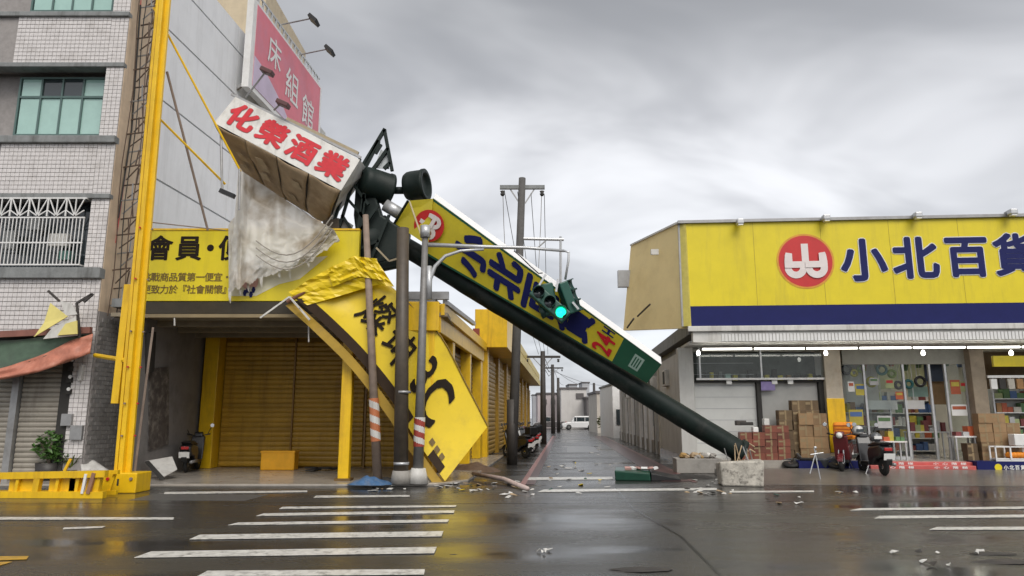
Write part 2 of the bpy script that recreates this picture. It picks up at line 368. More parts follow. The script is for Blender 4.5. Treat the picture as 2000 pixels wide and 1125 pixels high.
mark('crosswalk_stripe', [(1708, 1014), (2060, 1011), (2060, 1006), (1718, 1009)], ROADW)
mark('crosswalk_stripe', [(1815, 1036), (2100, 1036), (2100, 1030), (1830, 1031)], ROADW)
mark('lane_line', [(-70, 1098), (52, 1094), (56, 1088), (-70, 1090)], ROADY)
mark('lane_line', [(-70, 1112), (0, 1106), (24, 1099), (-70, 1103)], ROADY)
def ax(x0, Y, Y0=18): return x0 + AL*(Y-Y0)   # a line parallel to the alley
def strip(name, x0, w, ya, yb, m, z):
    sheet([(ax(x0, ya), ya), (ax(x0+w, ya), ya), (ax(x0+w, yb), yb), (ax(x0, yb), yb)], z).build(name, m, road)
strip('kerb_line', .22, .14, 17.3, 62, PINKL, .008)
strip('kerb_line', 4.50, .12, 18.2, 62, mat('worn_red_line', (.20, .09, .085), .3, .2, 6, dirt=(.06, .05, .05), damt=.8, dscale=3), .008)
strip('painted_shoulder', .36, .22, 17.6, 62, ROADR, .004)
strip('painted_shoulder', 3.75, .75, 18.4, 62, ROADR, .004)
TAR = mat('tar_seam', (.012, .012, .012), .2, .2, 6); PATCH = mat('road_patch', (.10, .098, .095), .4, .25, 9, bump=.5)
for pl in ([(-9, 6.6), (-4, 6.9), (1, 6.75), (6, 7.1), (12, 6.9)], [(-14, 13.6), (-6, 13.9), (0, 13.8), (7, 14.2), (16, 14.0)], [(2.1, 7), (2.3, 10), (2.15, 13), (2.4, 17)]):
    for (a0, b0), (a1, b1) in zip(pl[:-1], pl[1:]):
        d_ = Vector((a1-a0, b1-b0, 0)).normalized(); n_s = Vector((-d_.y, d_.x, 0))*.02
        sheet([(a0+n_s.x, b0+n_s.y), (a0-n_s.x, b0-n_s.y), (a1-n_s.x, b1-n_s.y), (a1+n_s.x, b1+n_s.y)], .0015, .001).build('tar_seam', TAR, road)
sheet([(-7.5, 14.3), (-5.2, 14.2), (-5.1, 15.3), (-7.6, 15.5)], .001, .001).build('road_patch', PATCH, road)
strip('patch_of_new_tarmac', 1.4, 1.5, 33, 40, mat('patch_grey', (.13, .13, .13), .3, .2, 3), .004)
# ground on the two sides of the alley
p = MB().slab([(-30, 17.05, 0), (-3.0, 17.05, 0), (-1.75, 17.25, 0), (-1.1, 18.3, 0), (ax(-1.2, 30), 30, 0), (-30, 30, 0)], (0, 0, .06)); struct(p.build('pavement', FLOOR, bevel=.012))
p = MB(); p.add([(5.6, 17.6, .006), (40, 15.5, .006), (40, 20.6, .17), (5.75, 20.6, .17), (5.6, 17.6, -.1), (40, 15.5, -.1), (40, 20.6, -.1), (5.75, 20.6, -.1)], [(0,1,2,3), (4,7,6,5), (0,4,5,1), (1,5,6,2), (2,6,7,3), (3,7,4,0)])
struct(p.build('shop_forecourt', APRON))

# ================================================================== LEFT: tiled apartment block
FY = 18.0
XE = -10.7
ab = thing('apartment_block', 'tall apartment block with white mosaic tiles, green windows and grey shutters', 'building', (-12, FY, 0))
O = Vector((-12, FY, 0))
def zf(v, u=100, Y=FY): return at(u, v, Y).z
def xf(u, v, Y=FY): return at(u, v, Y).x
def lb(m, a, b2): return m.box(Vector(a)-O, Vector(b2)-O)
# carcass behind the facade
def wallx(Y): return XE + AL*(Y-18)
c = MB(); c.slab([Vector((-30, 19.0, 0))-O, Vector((wallx(19.0)-.02, 19.0, 0))-O, Vector((wallx(34)-.02, 34, 0))-O, Vector((-30, 34, 0))-O], (0, 0, 15.4)); c.build('wall', PLAST, ab)
c = MB(); lb(c, (-30, 18.6, 3.4), (wallx(18.6)-.3, 19.0, 24)); c.build('wall', GROUT, ab)
bands = [(zf(652), zf(545)), (zf(378), zf(281)), (zf(125), zf(33))]
pier_x0 = XE - .48
pc = MB(); lb(pc, (pier_x0, FY+.012, 0), (XE, 19.0, 24)); pc.build('pier', GROUT, ab)
tiles = []
PW, PH = .118, .113
tme = MB().box((-.054, -.012, -.051), (.054, .012, .051)).mesh('tile', TILE)
for zi, (za_, zb) in enumerate(bands):
    w = MB(); lb(w, (-30, FY+.012, za_), (pier_x0-.002, 18.6, zb)); w.build('parapet', GROUT, ab)
    nr = int((zb-za_)/PH); nc = 22
    for r_ in range(nr):
        for c_ in range(nc):
            tiles.append((pier_x0 - .06 - c_*PW, za_ + (r_+.5)*(zb-za_)/nr))
for r_ in range(int((zf(-60)-.6)/PH)):
    for c_ in range(4):
        tiles.append((pier_x0 + .06 + c_*.12, .6 + (r_+.5)*PH))
def vis(x, z):
    return 0
tiles.sort(key=lambda p: (p[0]-0)**2 + 324 + (p[1]-1.6)**2)
big, small = tiles[:300], tiles[300:]
for x, z in big: inst('tile', tme, ab, (x-O.x, -.006 + rnd.uniform(-.002, .002), z))
m_ = MB()
for x, z in small: m_.box((x-O.x-.054, -.014+rnd.uniform(-.002, .002), z-.051), (x-O.x+.054, .006, z+.051))
stuff(m_.build('tile_field', TILE, ab))
# ledges
for v0, v1, pr in ((25, 34, .09), (123, 132, .06), (267, 281, .12), (379, 389, .08), (524, 545, .14)):
    m_ = MB(); lb(m_, (-30, FY-pr, zf(v1)), (XE+.02, FY+.3, zf(v0))); m_.build('ledge', LEDGE, ab, bevel=.02)
# windows
def window(u0, u1, v0, v1, cols, split, pane_m, dark=()):
    Yw = 18.42
    x0, x1 = xf(u0, (v0+v1)/2, Yw), xf(u1, (v0+v1)/2, Yw); z1, z0 = zf(v0, 100, Yw), zf(v1, 100, Yw)
    wn = MB(); fr = .05
    lb(wn, (x0, Yw-.04, z0), (x0+fr, Yw+.05, z1)); lb(wn, (x1-fr, Yw-.04, z0), (x1, Yw+.05, z1))
    lb(wn, (x0+fr, Yw-.04, z0), (x1-fr, Yw+.05, z0+fr)); lb(wn, (x0+fr, Yw-.04, z1-fr), (x1-fr, Yw+.05, z1))
    fo = wn.build('window', mat('window_frame_green', (.09, .15, .14), .4, .1, 5), ab)
    zs = z0 + (z1-z0)*split
    cw = (x1-x0-2*fr)/cols
    mu_ = MB()
    for i in range(1, cols):
        xx = x0+fr+cw*i; lb(mu_, (xx-.025, Yw-.03, z0+fr), (xx+.025, Yw+.04, z1-fr))
    if split < 1: lb(mu_, (x0+fr, Yw-.035, zs-.03), (x1-fr, Yw+.035, zs+.03))
    mu_.build('mullion', mat('window_frame_green', (0, 0, 0)), fo)
    k = 0
    for i in range(cols):
        for (a, b_) in (((z0+fr, zs-.03), (zs+.03, z1-fr)) if split < 1 else ((z0+fr, z1-fr),)):
            pm = MB(); dy = .012 if i % 2 else .0
            lb(pm, (x0+fr+cw*i+.025, Yw+dy, a), (x0+fr+cw*(i+1)-.025, Yw+dy+.008, b_)); pm.build('pane', GLDK if k in dark else pane_m, fo); k += 1
window(34, 204, 152, 266, 4, .66, GLTEAL, dark=(3, 5))
window(66, 226, -60, 24, 4, 1, GLTEAL)
m_ = MB(); lb(m_, (-13.62, 18.44, zf(240)), (-13.24, 18.8, zf(195))); m_.build('window', GLDK, ab)
# caged window
x0, x1 = -14.2, xf(168, 450); zt, zb = zf(388), zf(520)
m_ = MB(); lb(m_, (x0, 18.5, zb), (x1-.1, 18.55, zt)); m_.build('window', GLDK, ab)
cg = MB(); Yc = 17.88
for z in (zb+.02, zb+(zt-zb)*.33, zb+(zt-zb)*.70, zt-.02): lb(cg, (x0, Yc, z-.018), (x1, Yc+.03, z+.018))
for z in (zb+.02, zt-.02): lb(cg, (x1-.03, Yc+.03, z-.018), (x1, 18.4, z+.018))
grl = cg.build('window_cage', WHITE, ab)
nb_ = int((x1-x0)/.098)
bme = MB().cb((0, 0, 0), (.022, .022, (zt-zb)*.70)).mesh('bar', WHITE)
for i in range(nb_+1): inst('bar', bme, grl, (x0+i*.098-O.x, Yc+.015-O.y, zb+(zt-zb)*.35))
for k in range(int((x1-x0)/.49)+1):      # fan ornaments along the top
    cx = x1-.03-.245-k*.49; zc = zb+(zt-zb)*.72
    f_ = MB()
    for dx, dz in ((-.235, .14), (-.22, .43), (0, .43), (.22, .43), (.235, .14)): f_.bar(Vector((cx, Yc+.015, zc))-O, Vector((cx+dx, Yc+.015, zc+dz*(zt-zc)/.45))-O, .026)
    f_.bar(Vector((cx-.245, Yc+.015, zc))-O, Vector((cx-.245, Yc+.015, zt))-O, .035)
    f_.build('fan_ornament', WHITE, grl)
for (u, v, w_, h_, cc) in ((118, 470, .5, .35, DIRTYW), (70, 440, .35, .3, LEDGE), (130, 500, .3, .25, mat('cloth_green', (.08, .2, .17), .7)), (20, 470, .3, .5, LEDGE)):
    q = at(u, v, 18.2); m_ = MB(); m_.cb(q-O, (w_, .2, h_)); m_.build('stored_box', cc, ab, bevel=.02)
# ground floor: wall, shutters
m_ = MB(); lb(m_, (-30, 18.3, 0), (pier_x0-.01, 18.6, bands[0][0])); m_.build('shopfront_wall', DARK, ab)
slme = {}
def shutter(parent, p0, along, w, z0, z1, m, pitch=.115, off=Vector((0,0,0))):
    """roller shutter of single slats; p0 is the world foot of its left end, along the unit direction of its width"""
    key = (round(w, 3), m.name, pitch)
    if key not in slme:
        b_ = MB(); prof = [(0, -pitch*.48), (-.018, -pitch*.22), (-.022, pitch*.1), (-.012, pitch*.36), (0, pitch*.40), (.006, pitch*.49), (.012, pitch*.49), (.012, -pitch*.48)]
        n = len(prof); vs = [(x, y, z) for x in (0, w) for y, z in prof]
        b_.add(vs, [(i, (i+1) % n, (i+1) % n + n, i+n) for i in range(n)] + [tuple(range(n-1, -1, -1)), tuple(range(n, 2*n))]); slme[key] = b_.mesh('slat', m)
    rz = math.atan2(along.y, along.x)
    k = int((z1-z0)/pitch)
    for i in range(k):
        inst('slat', slme[key], parent, (p0.x-off.x, p0.y-off.y, z0+(i+.5)*pitch-off.z), (0, 0, rz))
sx = [-14.4, -12.62, -12.50, -11.42]
shutter(ab, Vector((-14.4, 18.12, 0)), Vector((1, 0, 0)), 1.72, .1, 3.0, SHUT, .125, O)
shutter(ab, Vector((-12.47, 18.12, 0)), Vector((1, 0, 0)), 1.02, .1, 3.0, SHUT, .125, O)
for xx, ww in ((-12.66, .17), (-11.43, .26)):
    m_ = MB(); lb(m_, (xx, 17.98, .06), (xx+ww, 18.3, 3.1)); m_.build('door_post', GREYST if ww < .2 else DARK, ab)
# meters on the pier beside the shutters
for (u, v, w_, h_) in ((140, 700, .13, .16), (138, 720, .1, .12), (136, 742, .13, .14), (135, 765, .1, .13), (137, 680, .12, .15), (158, 728, .09, .4), (150, 845, .3, .36), (158, 660, .12, .22), (131, 820, .26, .3)):
    q = at(u, v, 17.94); m_ = MB(); m_.cb(q-O, (w_, .1, h_)); m_.build('meter_box', DIRTYW if h_ in (.4, .22) else (DARK if h_ < .3 else GREYST), ab, bevel=.01)
for (u, v) in ((140, 703), (137, 736), (134, 760)):
    q = at(u, v, 17.88); mm = MB().lathe([(.045, -.01), (.045, .012)], 12, Matrix.Translation(q-O) @ Matrix.Rotation(R(90), 4, 'X')); mm.build('meter_dial', PLATE, ab)
# side wall below: dark tile courses and the tan plaster strip above
def sidebox(ya, yb, z0, z1, d0, d1):
    return [Vector((wallx(ya)+d0, ya, z0))-O, Vector((wallx(ya)+d1, ya, z0))-O, Vector((wallx(yb)+d1, yb, z0))-O, Vector((wallx(yb)+d0, yb, z0))-O]
w = MB(); w.slab(sidebox(18.02, 19.0, 4.3, 24, -.02, .012), (0, 0, 11.1)); w.build('plaster_strip', PLAST, ab)
w = MB(); w.slab(sidebox(19.0, 20.6, 0, 24, -.02, .012), (0, 0, 15.4)); w.build('plaster_strip', PLAST, ab)
w = MB(); w.slab(sidebox(18.02, 20.6, 0, 0, .012, .03), (0, 0, 4.3)); w.build('tile_backing', GROUT, ab)
dme = MB().box((0, -.11, -.05), (.014, .11, .05)).mesh('tile', DTILE)
for r_ in range(36):
    for c_ in range(10):
        yy = 18.16 + c_*.24 + (.12 if r_ % 2 else 0)
        if yy > 20.5 or r_*.115 < .3: continue
        inst('side_tile', dme, ab, (wallx(yy)+.03-O.x, yy-O.y, .06+r_*.115), (0, 0, AROT))
# white metal cladding on the side wall, row by row
rows = [6.0, 8.55, 11.0, 13.3, 15.0, 16.0]
nrm = Vector((math.cos(AROT), math.sin(AROT), 0))
tops = []
for i in range(len(rows)-1):
    ya = 19.75; z0, z1 = rows[i], rows[i+1]-.06
    seg = 3
    for k in range(seg):
        y0 = ya + (33-ya)*k/seg; y1 = ya + (33-ya)*(k+1)/seg - .03
        a = hit(425, 0, (wallx(18), 18, 0), nrm); b_ = hit(470, 75, (wallx(18), 18, 0), nrm)
        sl = (b_.z-a.z)/(b_.y-a.y)
        t0 = t1 = z1
        ps = [Vector((wallx(y)+.01, y, z))-O for y, z in ((y0, z0), (y1, z0), (y1, t1), (y0, t0))]
        w = MB().slab(ps, (.05, 0, 0)); w.build('cladding_panel', WHITEP, ab)
w = MB().slab([Vector((wallx(y)+.0, y, z))-O for y, z in ((19.75, 5.5), (33, 5.5), (33, 15.95), (19.75, 15.95))], (.02, 0, 0)); w.build('cladding_seam', SEAM, ab)
w = MB().slab([Vector((x, y, 15.4))-O for x, y in ((-30, 20.6), (wallx(20.6)-.03, 20.6), (wallx(34)-.03, 34), (-30, 34))], (0, 0, .5)); w.build('upper_storey', OFFW, ab)
# cables and downpipe on the plaster strip
for pts, r_, mm in (([(300, 0), (262, 240), (232, 420)], .022, DARK), ([(276, -10), (250, 240), (215, 470)], .012, RED)):
    pp = [at(u, v, 18.1) for u, v in pts]
    pp = [Vector((wallx(18.3)+.05+.0*i, 18.35+.2*(i % 2), q.z))-O for i, q in enumerate(pp)]
    w = MB().tube(pp, r_, 6); w.build('downpipe', mm, ab)
# projecting iron ties over the plaster strip
IRON = mat('rusty_iron', (.10, .065, .045), .7, .25, 8)
for i in range(24):
    z = 4.5 + i*.48; yy = 18.4 + .12*(i % 2)
    w = MB(); a = Vector((wallx(yy), yy, z))-O; L_ = .62 + .1*math.sin(i*2.1); b_ = a + Vector((L_, -.1, .04))
    w.bar(a, b_, .032); w.bar(b_, a + Vector((.12, 0, -.36)), .024); w.bar(a+Vector((.36, -.05, .02)), a+Vector((.36+.06*math.sin(i), -.05, .48)), .026)
    w.build('iron_tie', IRON if i % 3 else GREYST, ab)
for k in range(4):
    pts = [Vector((wallx(18.4)+.12+.16*k+.05*math.sin(j*1.3+k), 18.2+.05*k, 4.2+j*1.05))-O for j in range(12)]
    MB().tube(pts, .014, 5).build('loose_cable', DARK if k % 2 else IRON, ab)
# yellow-cream building and roof further back
cb_ = thing('cream_building', 'cream plastered building standing behind the white clad side wall', 'building', (-14.6, 38, 0))
MB().box((-8, 0, 0), (0, 8, 27)).build('wall', CREAMB, cb_)
for k in range(4):
    MB().box((-1.5, -.05, 6+k*4.6), (-.5, .02, 7.5+k*4.6)).build('window', GLDK, cb_)
    MB().box((-8.1, -.3, 4.6+k*4.6), (.1, -.02, 4.9+k*4.6)).build('ledge', LEDGE, cb_)

# pink billboard on the roof
def bx(Y): return wallx(Y) + .35
pb = thing('billboard', 'pink rooftop billboard with white lettering above the white clad wall', 'billboard', (bx(24), 24, 13.5))
BO = Vector((bx(24), 24, 13.5))
BH = 3.6; BLn = 7.4
def bp_(s, z, d=0): return Vector((bx(24+s)+d, 24+s, 13.5+z)) - BO
def bz0(s): return .15 + .0*s
MB().slab([bp_(0, 0), bp_(BLn, 0), bp_(BLn, BH), bp_(0, BH)], (.25, 0, 0)).build('panel', WHITE, pb)
MB().slab([bp_(.3, .2, .25), bp_(BLn-.2, .2, .25), bp_(BLn-.2, BH-.12, .25), bp_(.3, BH-.12, .25)], (.012, 0, 0)).build('poster', PINK, pb)
MB().slab([bp_(.3, .2, .264), bp_(4.0, .2, .264), bp_(3.0, .7, .264), bp_(1.2, 1.3, .264), bp_(.3, 1.4, .264)], (.004, 0, 0)).build('poster_band', LILAC, pb)
for i, (ch, s, z, sz) in enumerate((('床', 2.0, 2.4, 1.3), ('組', 3.9, 1.9, 1.5), ('館', 5.8, 1.6, 1.5))):
    char(ch, lambda x, y: bp_(s+x*sz, z+y*sz, .275), WHITE, pb, .01)
for i in range(18):
    s = .2 + i*.41; MB().bar(bp_(s, BH, .12), bp_(s, BH+.45, .12), .07).build('rail_post', LSTEEL, pb)
MB().bar(bp_(0, BH+.45, .12), bp_(BLn, BH+.45, .12), .06).build('rail', LSTEEL, pb)
for i in range(4):
    s = .3+i*2.2; MB().bar(bp_(s, .3, .0), bp_(s, .0, -.4), .12).build('support', GREYST, pb)
for (u, v, ln) in ((550, 48, 70), (585, 107, 70)):
    a = hit(u, v, (bx(18)+.2, 18, 0), nrm); b_ = a + Vector((1.25, -.1, .22))
    lm = MB().tube([a-BO, b_-BO], .03, 6).build('lamp_arm', GREYST, pb)
    MB().cb(b_-BO+Vector((.1, 0, -.08)), (.42, .5, .14), Matrix.Rotation(R(42), 4, 'Y')).build('lamp_head', BLACK, lm)

# ================================================================== LEFT: yellow steel sign tower and its fallen lattice
YT = 15.9
tw = thing('steel_tower', 'tall yellow steel sign post with riveted base block at the kerb', 'sign post', gr(248, 966))
TO = Vector(tw.location); 
bse = Vector((at(241, 945, YT).x, YT, 0)); top_ = at(323, -20, YT); top_.x = bse.x + (top_.x-bse.x)
TO = bse.copy(); tw.location = bse
axis = (top_-bse)
def tp(z, dx=0, dy=0): return axis*(z/axis.z) + Vector((dx, dy, 0))
pm = MB()
pm.bar(tp(.4, -.02), tp(15, -.0), .10, .30)
pm.bar(tp(.4, .09), tp(15, .09), .12, .08)
pm.bar(tp(.4, -.13), tp(15, -.10), .07, .26)
pm.build('post', YEL, tw, bevel=.008)
pl = MB(); pl.bar(tp(1.9, -.34, .02), tp(4.6, -.28, .02), .16, .1); pl.build('side_plate', YEL, tw, bevel=.006)
MB().box((-.34, -.32, 0), (.44, .32, .42)).build('base_block', YEL, tw, bevel=.02)
for dx, dy in ((-.22, -.33), (.28, -.33)): MB().lathe([(.035, -.02), (.035, .02)], 8, Matrix.Translation((dx+.05, dy, .3)) @ Matrix.Rotation(R(90), 4, 'X')).build('bolt', RED if dx < 0 else POLEBR, tw)
MB().box((0.03, -.325, .16), (.07, -.322, .3)).build('slot', DARK, tw)
for z in (1.2, 1.9, 2.7, 3.5, 4.7, 5.9):
    for dx in (-.02, .2): MB().lathe([(.022, -.02), (.022, .02)], 6, Matrix.Translation(tp(z, dx, -.19 if dx < .1 else -.06)) @ Matrix.Rotation(R(90), 4, 'X')).build('bolt', RED if rnd.random() < .4 else POLEBR, tw)
# cross arm to the pier, rungs and braces
MB().tube([at(186, 694, 17.5)-TO, at(245, 704, 15.8)-TO], .055, 8).build('cross_arm', YEL, tw)
for i in range(15):
    z = 4.9 + i*.68; a = tp(z, -.24, .05); w = MB(); e = a + Vector((-.62, 1.1, .05))
    w.bar(a, e, .03); w.bar(a+Vector((0, 0, .34)), e, .022)
    w.build('rung', GREYST if i % 2 else YEL, tw)
w = MB(); w.bar(tp(4.6, -.55, 1.0), tp(15, -.55, 1.0), .05); w.build('back_rail', POLEBR, tw)
w = MB(); w.bar(at(262, 930, 16.2)-TO, at(299, 640, 17.4)-TO, .05); w.build('back_rail', POLEBR, tw)
for (a, b_, mm, r_) in (((300, 15, 16.0), (470, 335, 17.1), YEL, .028), ((285, 205, 16.0), (440, 360, 17.2), YEL, .028), ((326, 140, 16.2), (406, 450, 17.5), POLEBR, .03), ((275, 432, 16), (440, 450, 17.2), POLEBR, .014)):
    MB().tube([at(*a)-TO, at(*b_)-TO], r_, 6).build('brace', mm, tw)
# lattice section lying on the road along the kerb
fl = thing('fallen_lattice', 'yellow welded lattice section lying flat along the kerb', 'steel lattice', gr(100, 972))
FO = Vector(fl.location)
Y0 = FO.y; xa, xb = at(-60, 960, Y0).x, at(213, 960, Y0).x
def lat(x, y, z): return Vector((x, Y0+y, z))-FO
n_ = 7
for y in (-.1, .35):
    for z in (.07, .42):
        MB().bar(lat(xa, y+.05, z), lat(xb, y-.05, z+.06 if z > .2 else z), .13 if y < 0 else .08).build('rail', YEL, fl)
for i in range(n_):
    x = xa + (xb-xa)*(i+.5)/n_
    MB().bar(lat(x, -.1, .07), lat(x+.03, -.1, .44), .06 if i % 3 else .12).build('web', YEL, fl)
    MB().bar(lat(x, .35, .07), lat(x+.1, .35, .44), .05).build('web', YEL, fl)
for i in (0, 2, 4, 5): 
    x = xa + (xb-xa)*(i+.5)/n_; MB().box(lat(x-.18, -.06, .12), lat(x+.34, -.03, .38)).build('gusset', YEL, fl)
MB().bar(lat(xb-.3, -.2, .1), lat(xb-.22, -.2, .5), .07).build('loose_flat', mat('bare_rust', (.3, .16, .1), .7), fl)
MB().bar(lat(xb-.42, -.2, .1), lat(xb-.38, -.2, .48), .05).build('loose_flat', PLATE, fl)
MB().bar(lat(xb-1.1, .2, .44), lat(xb-.98, .22, .75), .05).build('bent_tab', YEL, fl)

# torn awning over the left shutters
aw = thing('torn_awning', 'torn red and green awning sagging over the grey shutters', 'awning', (-12.5, 17.9, 3.0))
AO = Vector((-12.5, 17.9, 3.0))
def cloth(topc, botc, Yt, Yb, nu, nv, amp, f1, seed=0, ymax=99):
    rows = []
    def samp(cv, s):
        k = s*(len(cv)-1); i = min(int(k), len(cv)-2); a = k-i
        return (cv[i][0]*(1-a)+cv[i+1][0]*a, cv[i][1]*(1-a)+cv[i+1][1]*a)
    for j in range(nv+1):
        t_ = j/nv; row = []
        for i in range(nu+1):
            s = i/nu; a = samp(topc, s); b2 = samp(botc, s)
            u, v = a[0]*(1-t_)+b2[0]*t_, a[1]*(1-t_)+b2[1]*t_
            Y = Yt(s)*(1-t_)+Yb(s)*t_
            w_ = noise.noise(Vector((s*f1+seed, t_*3, seed)))*amp + noise.noise(Vector((s*f1*2.7, t_*7+seed, 3)))*amp*.4
            row.append(at(u, v, min(Y+w_, ymax)))
        rows.append(row)
    return rows
rws = cloth([(-60, 735), (20, 715), (90, 690), (140, 665), (182, 652)], [(-60, 752), (20, 738), (75, 727), (135, 706), (176, 690)], lambda s: 17.5, lambda s: 17.3, 26, 6, .16, 6, 1)
MB().grid([[q-AO for q in r_] for r_ in rws]).build('red_sheet', REDTARP, aw, True, solid=.012)
rws = cloth([(-60, 668), (40, 664), (110, 655), (182, 650)], [(-60, 742), (20, 722), (100, 692), (180, 664)], lambda s: 17.9, lambda s: 17.52, 20, 6, .08, 4, 4)
MB().grid([[q-AO for q in r_] for r_ in rws]).build('green_sheet', GRNTARP, aw, True, solid=.01)
MB().bar(at(-60, 656, 17.75)-AO, at(178, 645, 17.75)-AO, .12, .16).build('awning_beam', mat('red_brown_beam', (.24, .1, .075), .6), aw)
# crumpled lamp sign above the awning
ds = thing('crumpled_sign', 'crumpled yellow and white sign caught on the red awning', 'sign', at(110, 655, 17.5)); DO = Vector(ds.location)
def quadpx(name, pts, m, par, off, th=.03):
    MB().slab([at(u, v, Y)-off for u, v, Y in pts], (0, th, .0)).build(name, m, par)
mat('pale_yellow', (.72, .62, .20), .5, .08, 3); PY = MC['pale_yellow']
quadpx('sheet', [(98, 592, 17.55), (132, 618, 17.4), (66, 658, 17.4), (86, 630, 17.5)], PY, ds, DO)
quadpx('sheet', [(118, 588, 17.5), (140, 592, 17.45), (150, 614, 17.4), (128, 617, 17.42)], DIRTYW, ds, DO)
quadpx('sheet', [(148, 618, 17.4), (150, 655, 17.4), (84, 662, 17.35), (102, 640, 17.35)], DIRTYW, ds, DO)
quadpx('sheet', [(128, 632, 17.34), (150, 626, 17.33), (151, 652, 17.33), (112, 655, 17.33)], PY, ds, DO)
for a, b_ in (((94, 568), (116, 588)), ((150, 592), (180, 574)), ((182, 574), (164, 590)), ((150, 592), (156, 660))):
    MB().bar(at(*a, 17.5)-DO, at(*b_, 17.5)-DO, .05).build('bracket', POLEDK, ds)

# pot plants by the shutters
def leafy(m, c, r_, n, sz, squash=1):
    for _ in range(n):
        while True:
            p_ = Vector((rnd.uniform(-1, 1), rnd.uniform(-1, 1), rnd.uniform(-1, 1)))
            if p_.length < 1: break
        q = Vector(c) + Vector((p_.x*r_, p_.y*r_, p_.z*r_*squash))
        Mx = Matrix.Rotation(rnd.uniform(0, 6.28), 3, 'Z') @ Matrix.Rotation(rnd.uniform(-1, 1), 3, 'X') @ Matrix.Rotation(rnd.uniform(-1, 1), 3, 'Y')
        s_ = sz*rnd.uniform(.6, 1.3)
        m.add([q + Mx @ Vector(v) for v in ((-s_, 0, 0), (0, -s_*.4, s_*.15), (s_, 0, 0), (0, s_*.4, s_*.15))], [(0, 1, 2, 3)])
pp = thing('potted_plant', 'bushy green plant in a dark pot before the shutters', 'plant', gr(92, 938, .06)); 
MB().lathe([(.2, 0), (.27, .1), (.3, .42), (.26, .42), (.2, .36)], 16).build('pot', POT, pp, True)
m_ = MB(); leafy(m_, (.05, 0, .85), .42, 420, .085, .9); leafy(m_, (.2, 0, .6), .3, 160, .08); m_.build('foliage', LEAF, pp)
m_ = MB()
for i in range(6): m_.tube([(0, 0, .35), (rnd.uniform(-.25, .3), rnd.uniform(-.2, .2), .9)], .012, 5)
m_.build('stem', POLEBR, pp)
pp = thing('strap_leaf_plant', 'low plant with long arching strap leaves beside the bushy pot', 'plant', gr(136, 938, .06))
MB().lathe([(.14, 0), (.18, .05), (.2, .25), (.17, .25)], 14).build('pot', POT, pp, True)
m_ = MB()
for i in range(34):
    a = rnd.uniform(0, 6.28); l = rnd.uniform(.35, .75); w_ = .03
    prev = None; cs = []
    for k in range(5):
        t_ = k/4; cs.append(Vector((math.cos(a)*l*.55*t_, math.sin(a)*l*.55*t_, .22+l*t_*(1.15-.55*t_))))
    sd_ = Vector((-math.sin(a), math.cos(a), 0))*w_
    m_.grid([[c_-sd_*(1-k/4.5), c_+sd_*(1-k/4.5)] for k, c_ in enumerate(cs)])
m_.build('foliage', mat('strap_leaf', (.13, .17, .03), .45, .3, 9), pp)
sh = MB().grid([[q-gr(195, 935, .06) for q in r_] for r_ in cloth([(155, 890), (185, 900), (222, 925)], [(160, 928), (190, 938), (225, 942)], lambda s: 18.0+.6*(1-s), lambda s: 17.4, 14, 8, .1, 4, 9)])
o = sh.build('crumpled_sheet', DIRTYW, None, True, solid=.01); o.location = gr(195, 935, .06); tag(o, 'crumpled dirty white sheet slumped between the plants and tower foot', 'sheet')

# ================================================================== CENTRE LEFT: yellow arcade shop
SY = 17.75
ys = thing('yellow_shop', 'yellow arcade shop with gold roller shutters and wet tiled porch', 'building', (-5.5, SY, 0)); YO = Vector((-5.5, SY, 0))
def yb(m, a, b2): return m.box(Vector(a)-YO, Vector(b2)-YO)
def xl(Y): return ax(-1.95, Y)                # alley face of the yellow row
zt_, zb_ = at(400, 450, SY).z, at(400, 588, SY).z
x0_, x1_ = at(268, 520, SY).x, at(700, 520, SY).x
sg = thing('fascia_sign', 'yellow fascia sign with dark characters above the arcade', 'sign', (x0_, SY, zb_)); SO = Vector((x0_, SY, zb_))
MB().box((0, 0, 0), (x1_-x0_, .16, zt_-zb_)).build('board', YELSIGN, sg, bevel=.01)
MB().box((-.02, -.02, zt_-zb_), (x1_-x0_, .18, zt_-zb_+.05)).build('trim', YEL, sg)
def sgf(u0, v0, px):
    c0 = at(u0, v0, SY-.008); k = at(u0+px, v0, SY-.008).x - c0.x
    return lambda x, y: c0 + Vector((x*k, 0, y*k)) - SO
for ch, u in (('會', 312), ('員', 369), ('・', 411), ('便', 452)): char(ch, sgf(u, 484, 52), BLKTXT, sg, .024)
for i, ch in enumerate('挑戰商品質第一便宜・'): char(ch, sgf(286+i*17.5, 541, 18.5), BRNTXT, sg, .012)
for i, ch in enumerate('更致力於『社會關懷』'): char(ch, sgf(286+i*17.5, 565, 18.5), BRNTXT, sg, .012)
fade = MB().slab([at(u, v, SY-.006)-SO for u, v in ((449, 500), (560, 508), (640, 500), (585, 545), (545, 555), (500, 578), (449, 578))], (0, .004, 0)); fade.build('white_print', mat('pale_print', (.70, .67, .50), .5, .08, 3), sg)
hp = MB()
for (u, v, a, b_) in ((492, 540, 15, 10), (483, 552, 11, 13), (497, 550, 8, 13)):
    c0 = at(u, v, SY-.012-.003*a/10)-SO; hp.add([c0]+[c0+Vector((a*.0127*math.cos(k*.449), 0, b_*.0127*math.sin(k*.449))) for k in range(14)], [(0, k+1, (k+1) % 14+1) for k in range(14)])
hp.build('printed_hands', SKIN, sg)
for u, v in ((484, 566), (478, 572), (490, 575), (495, 566)):
    c0 = at(u, v, SY-.02)-SO; MB().slab([c0+Vector((.05*math.cos(k*1.05), 0, .09*math.sin(k*1.05))) for k in range(6)], (0, .002, 0)).build('printed_fingertip', NAVY, sg)
MB().cb(at(500, 545, SY+.5)-SO, (5, .8, .1)).build('sign_bracket', GREYST, sg)
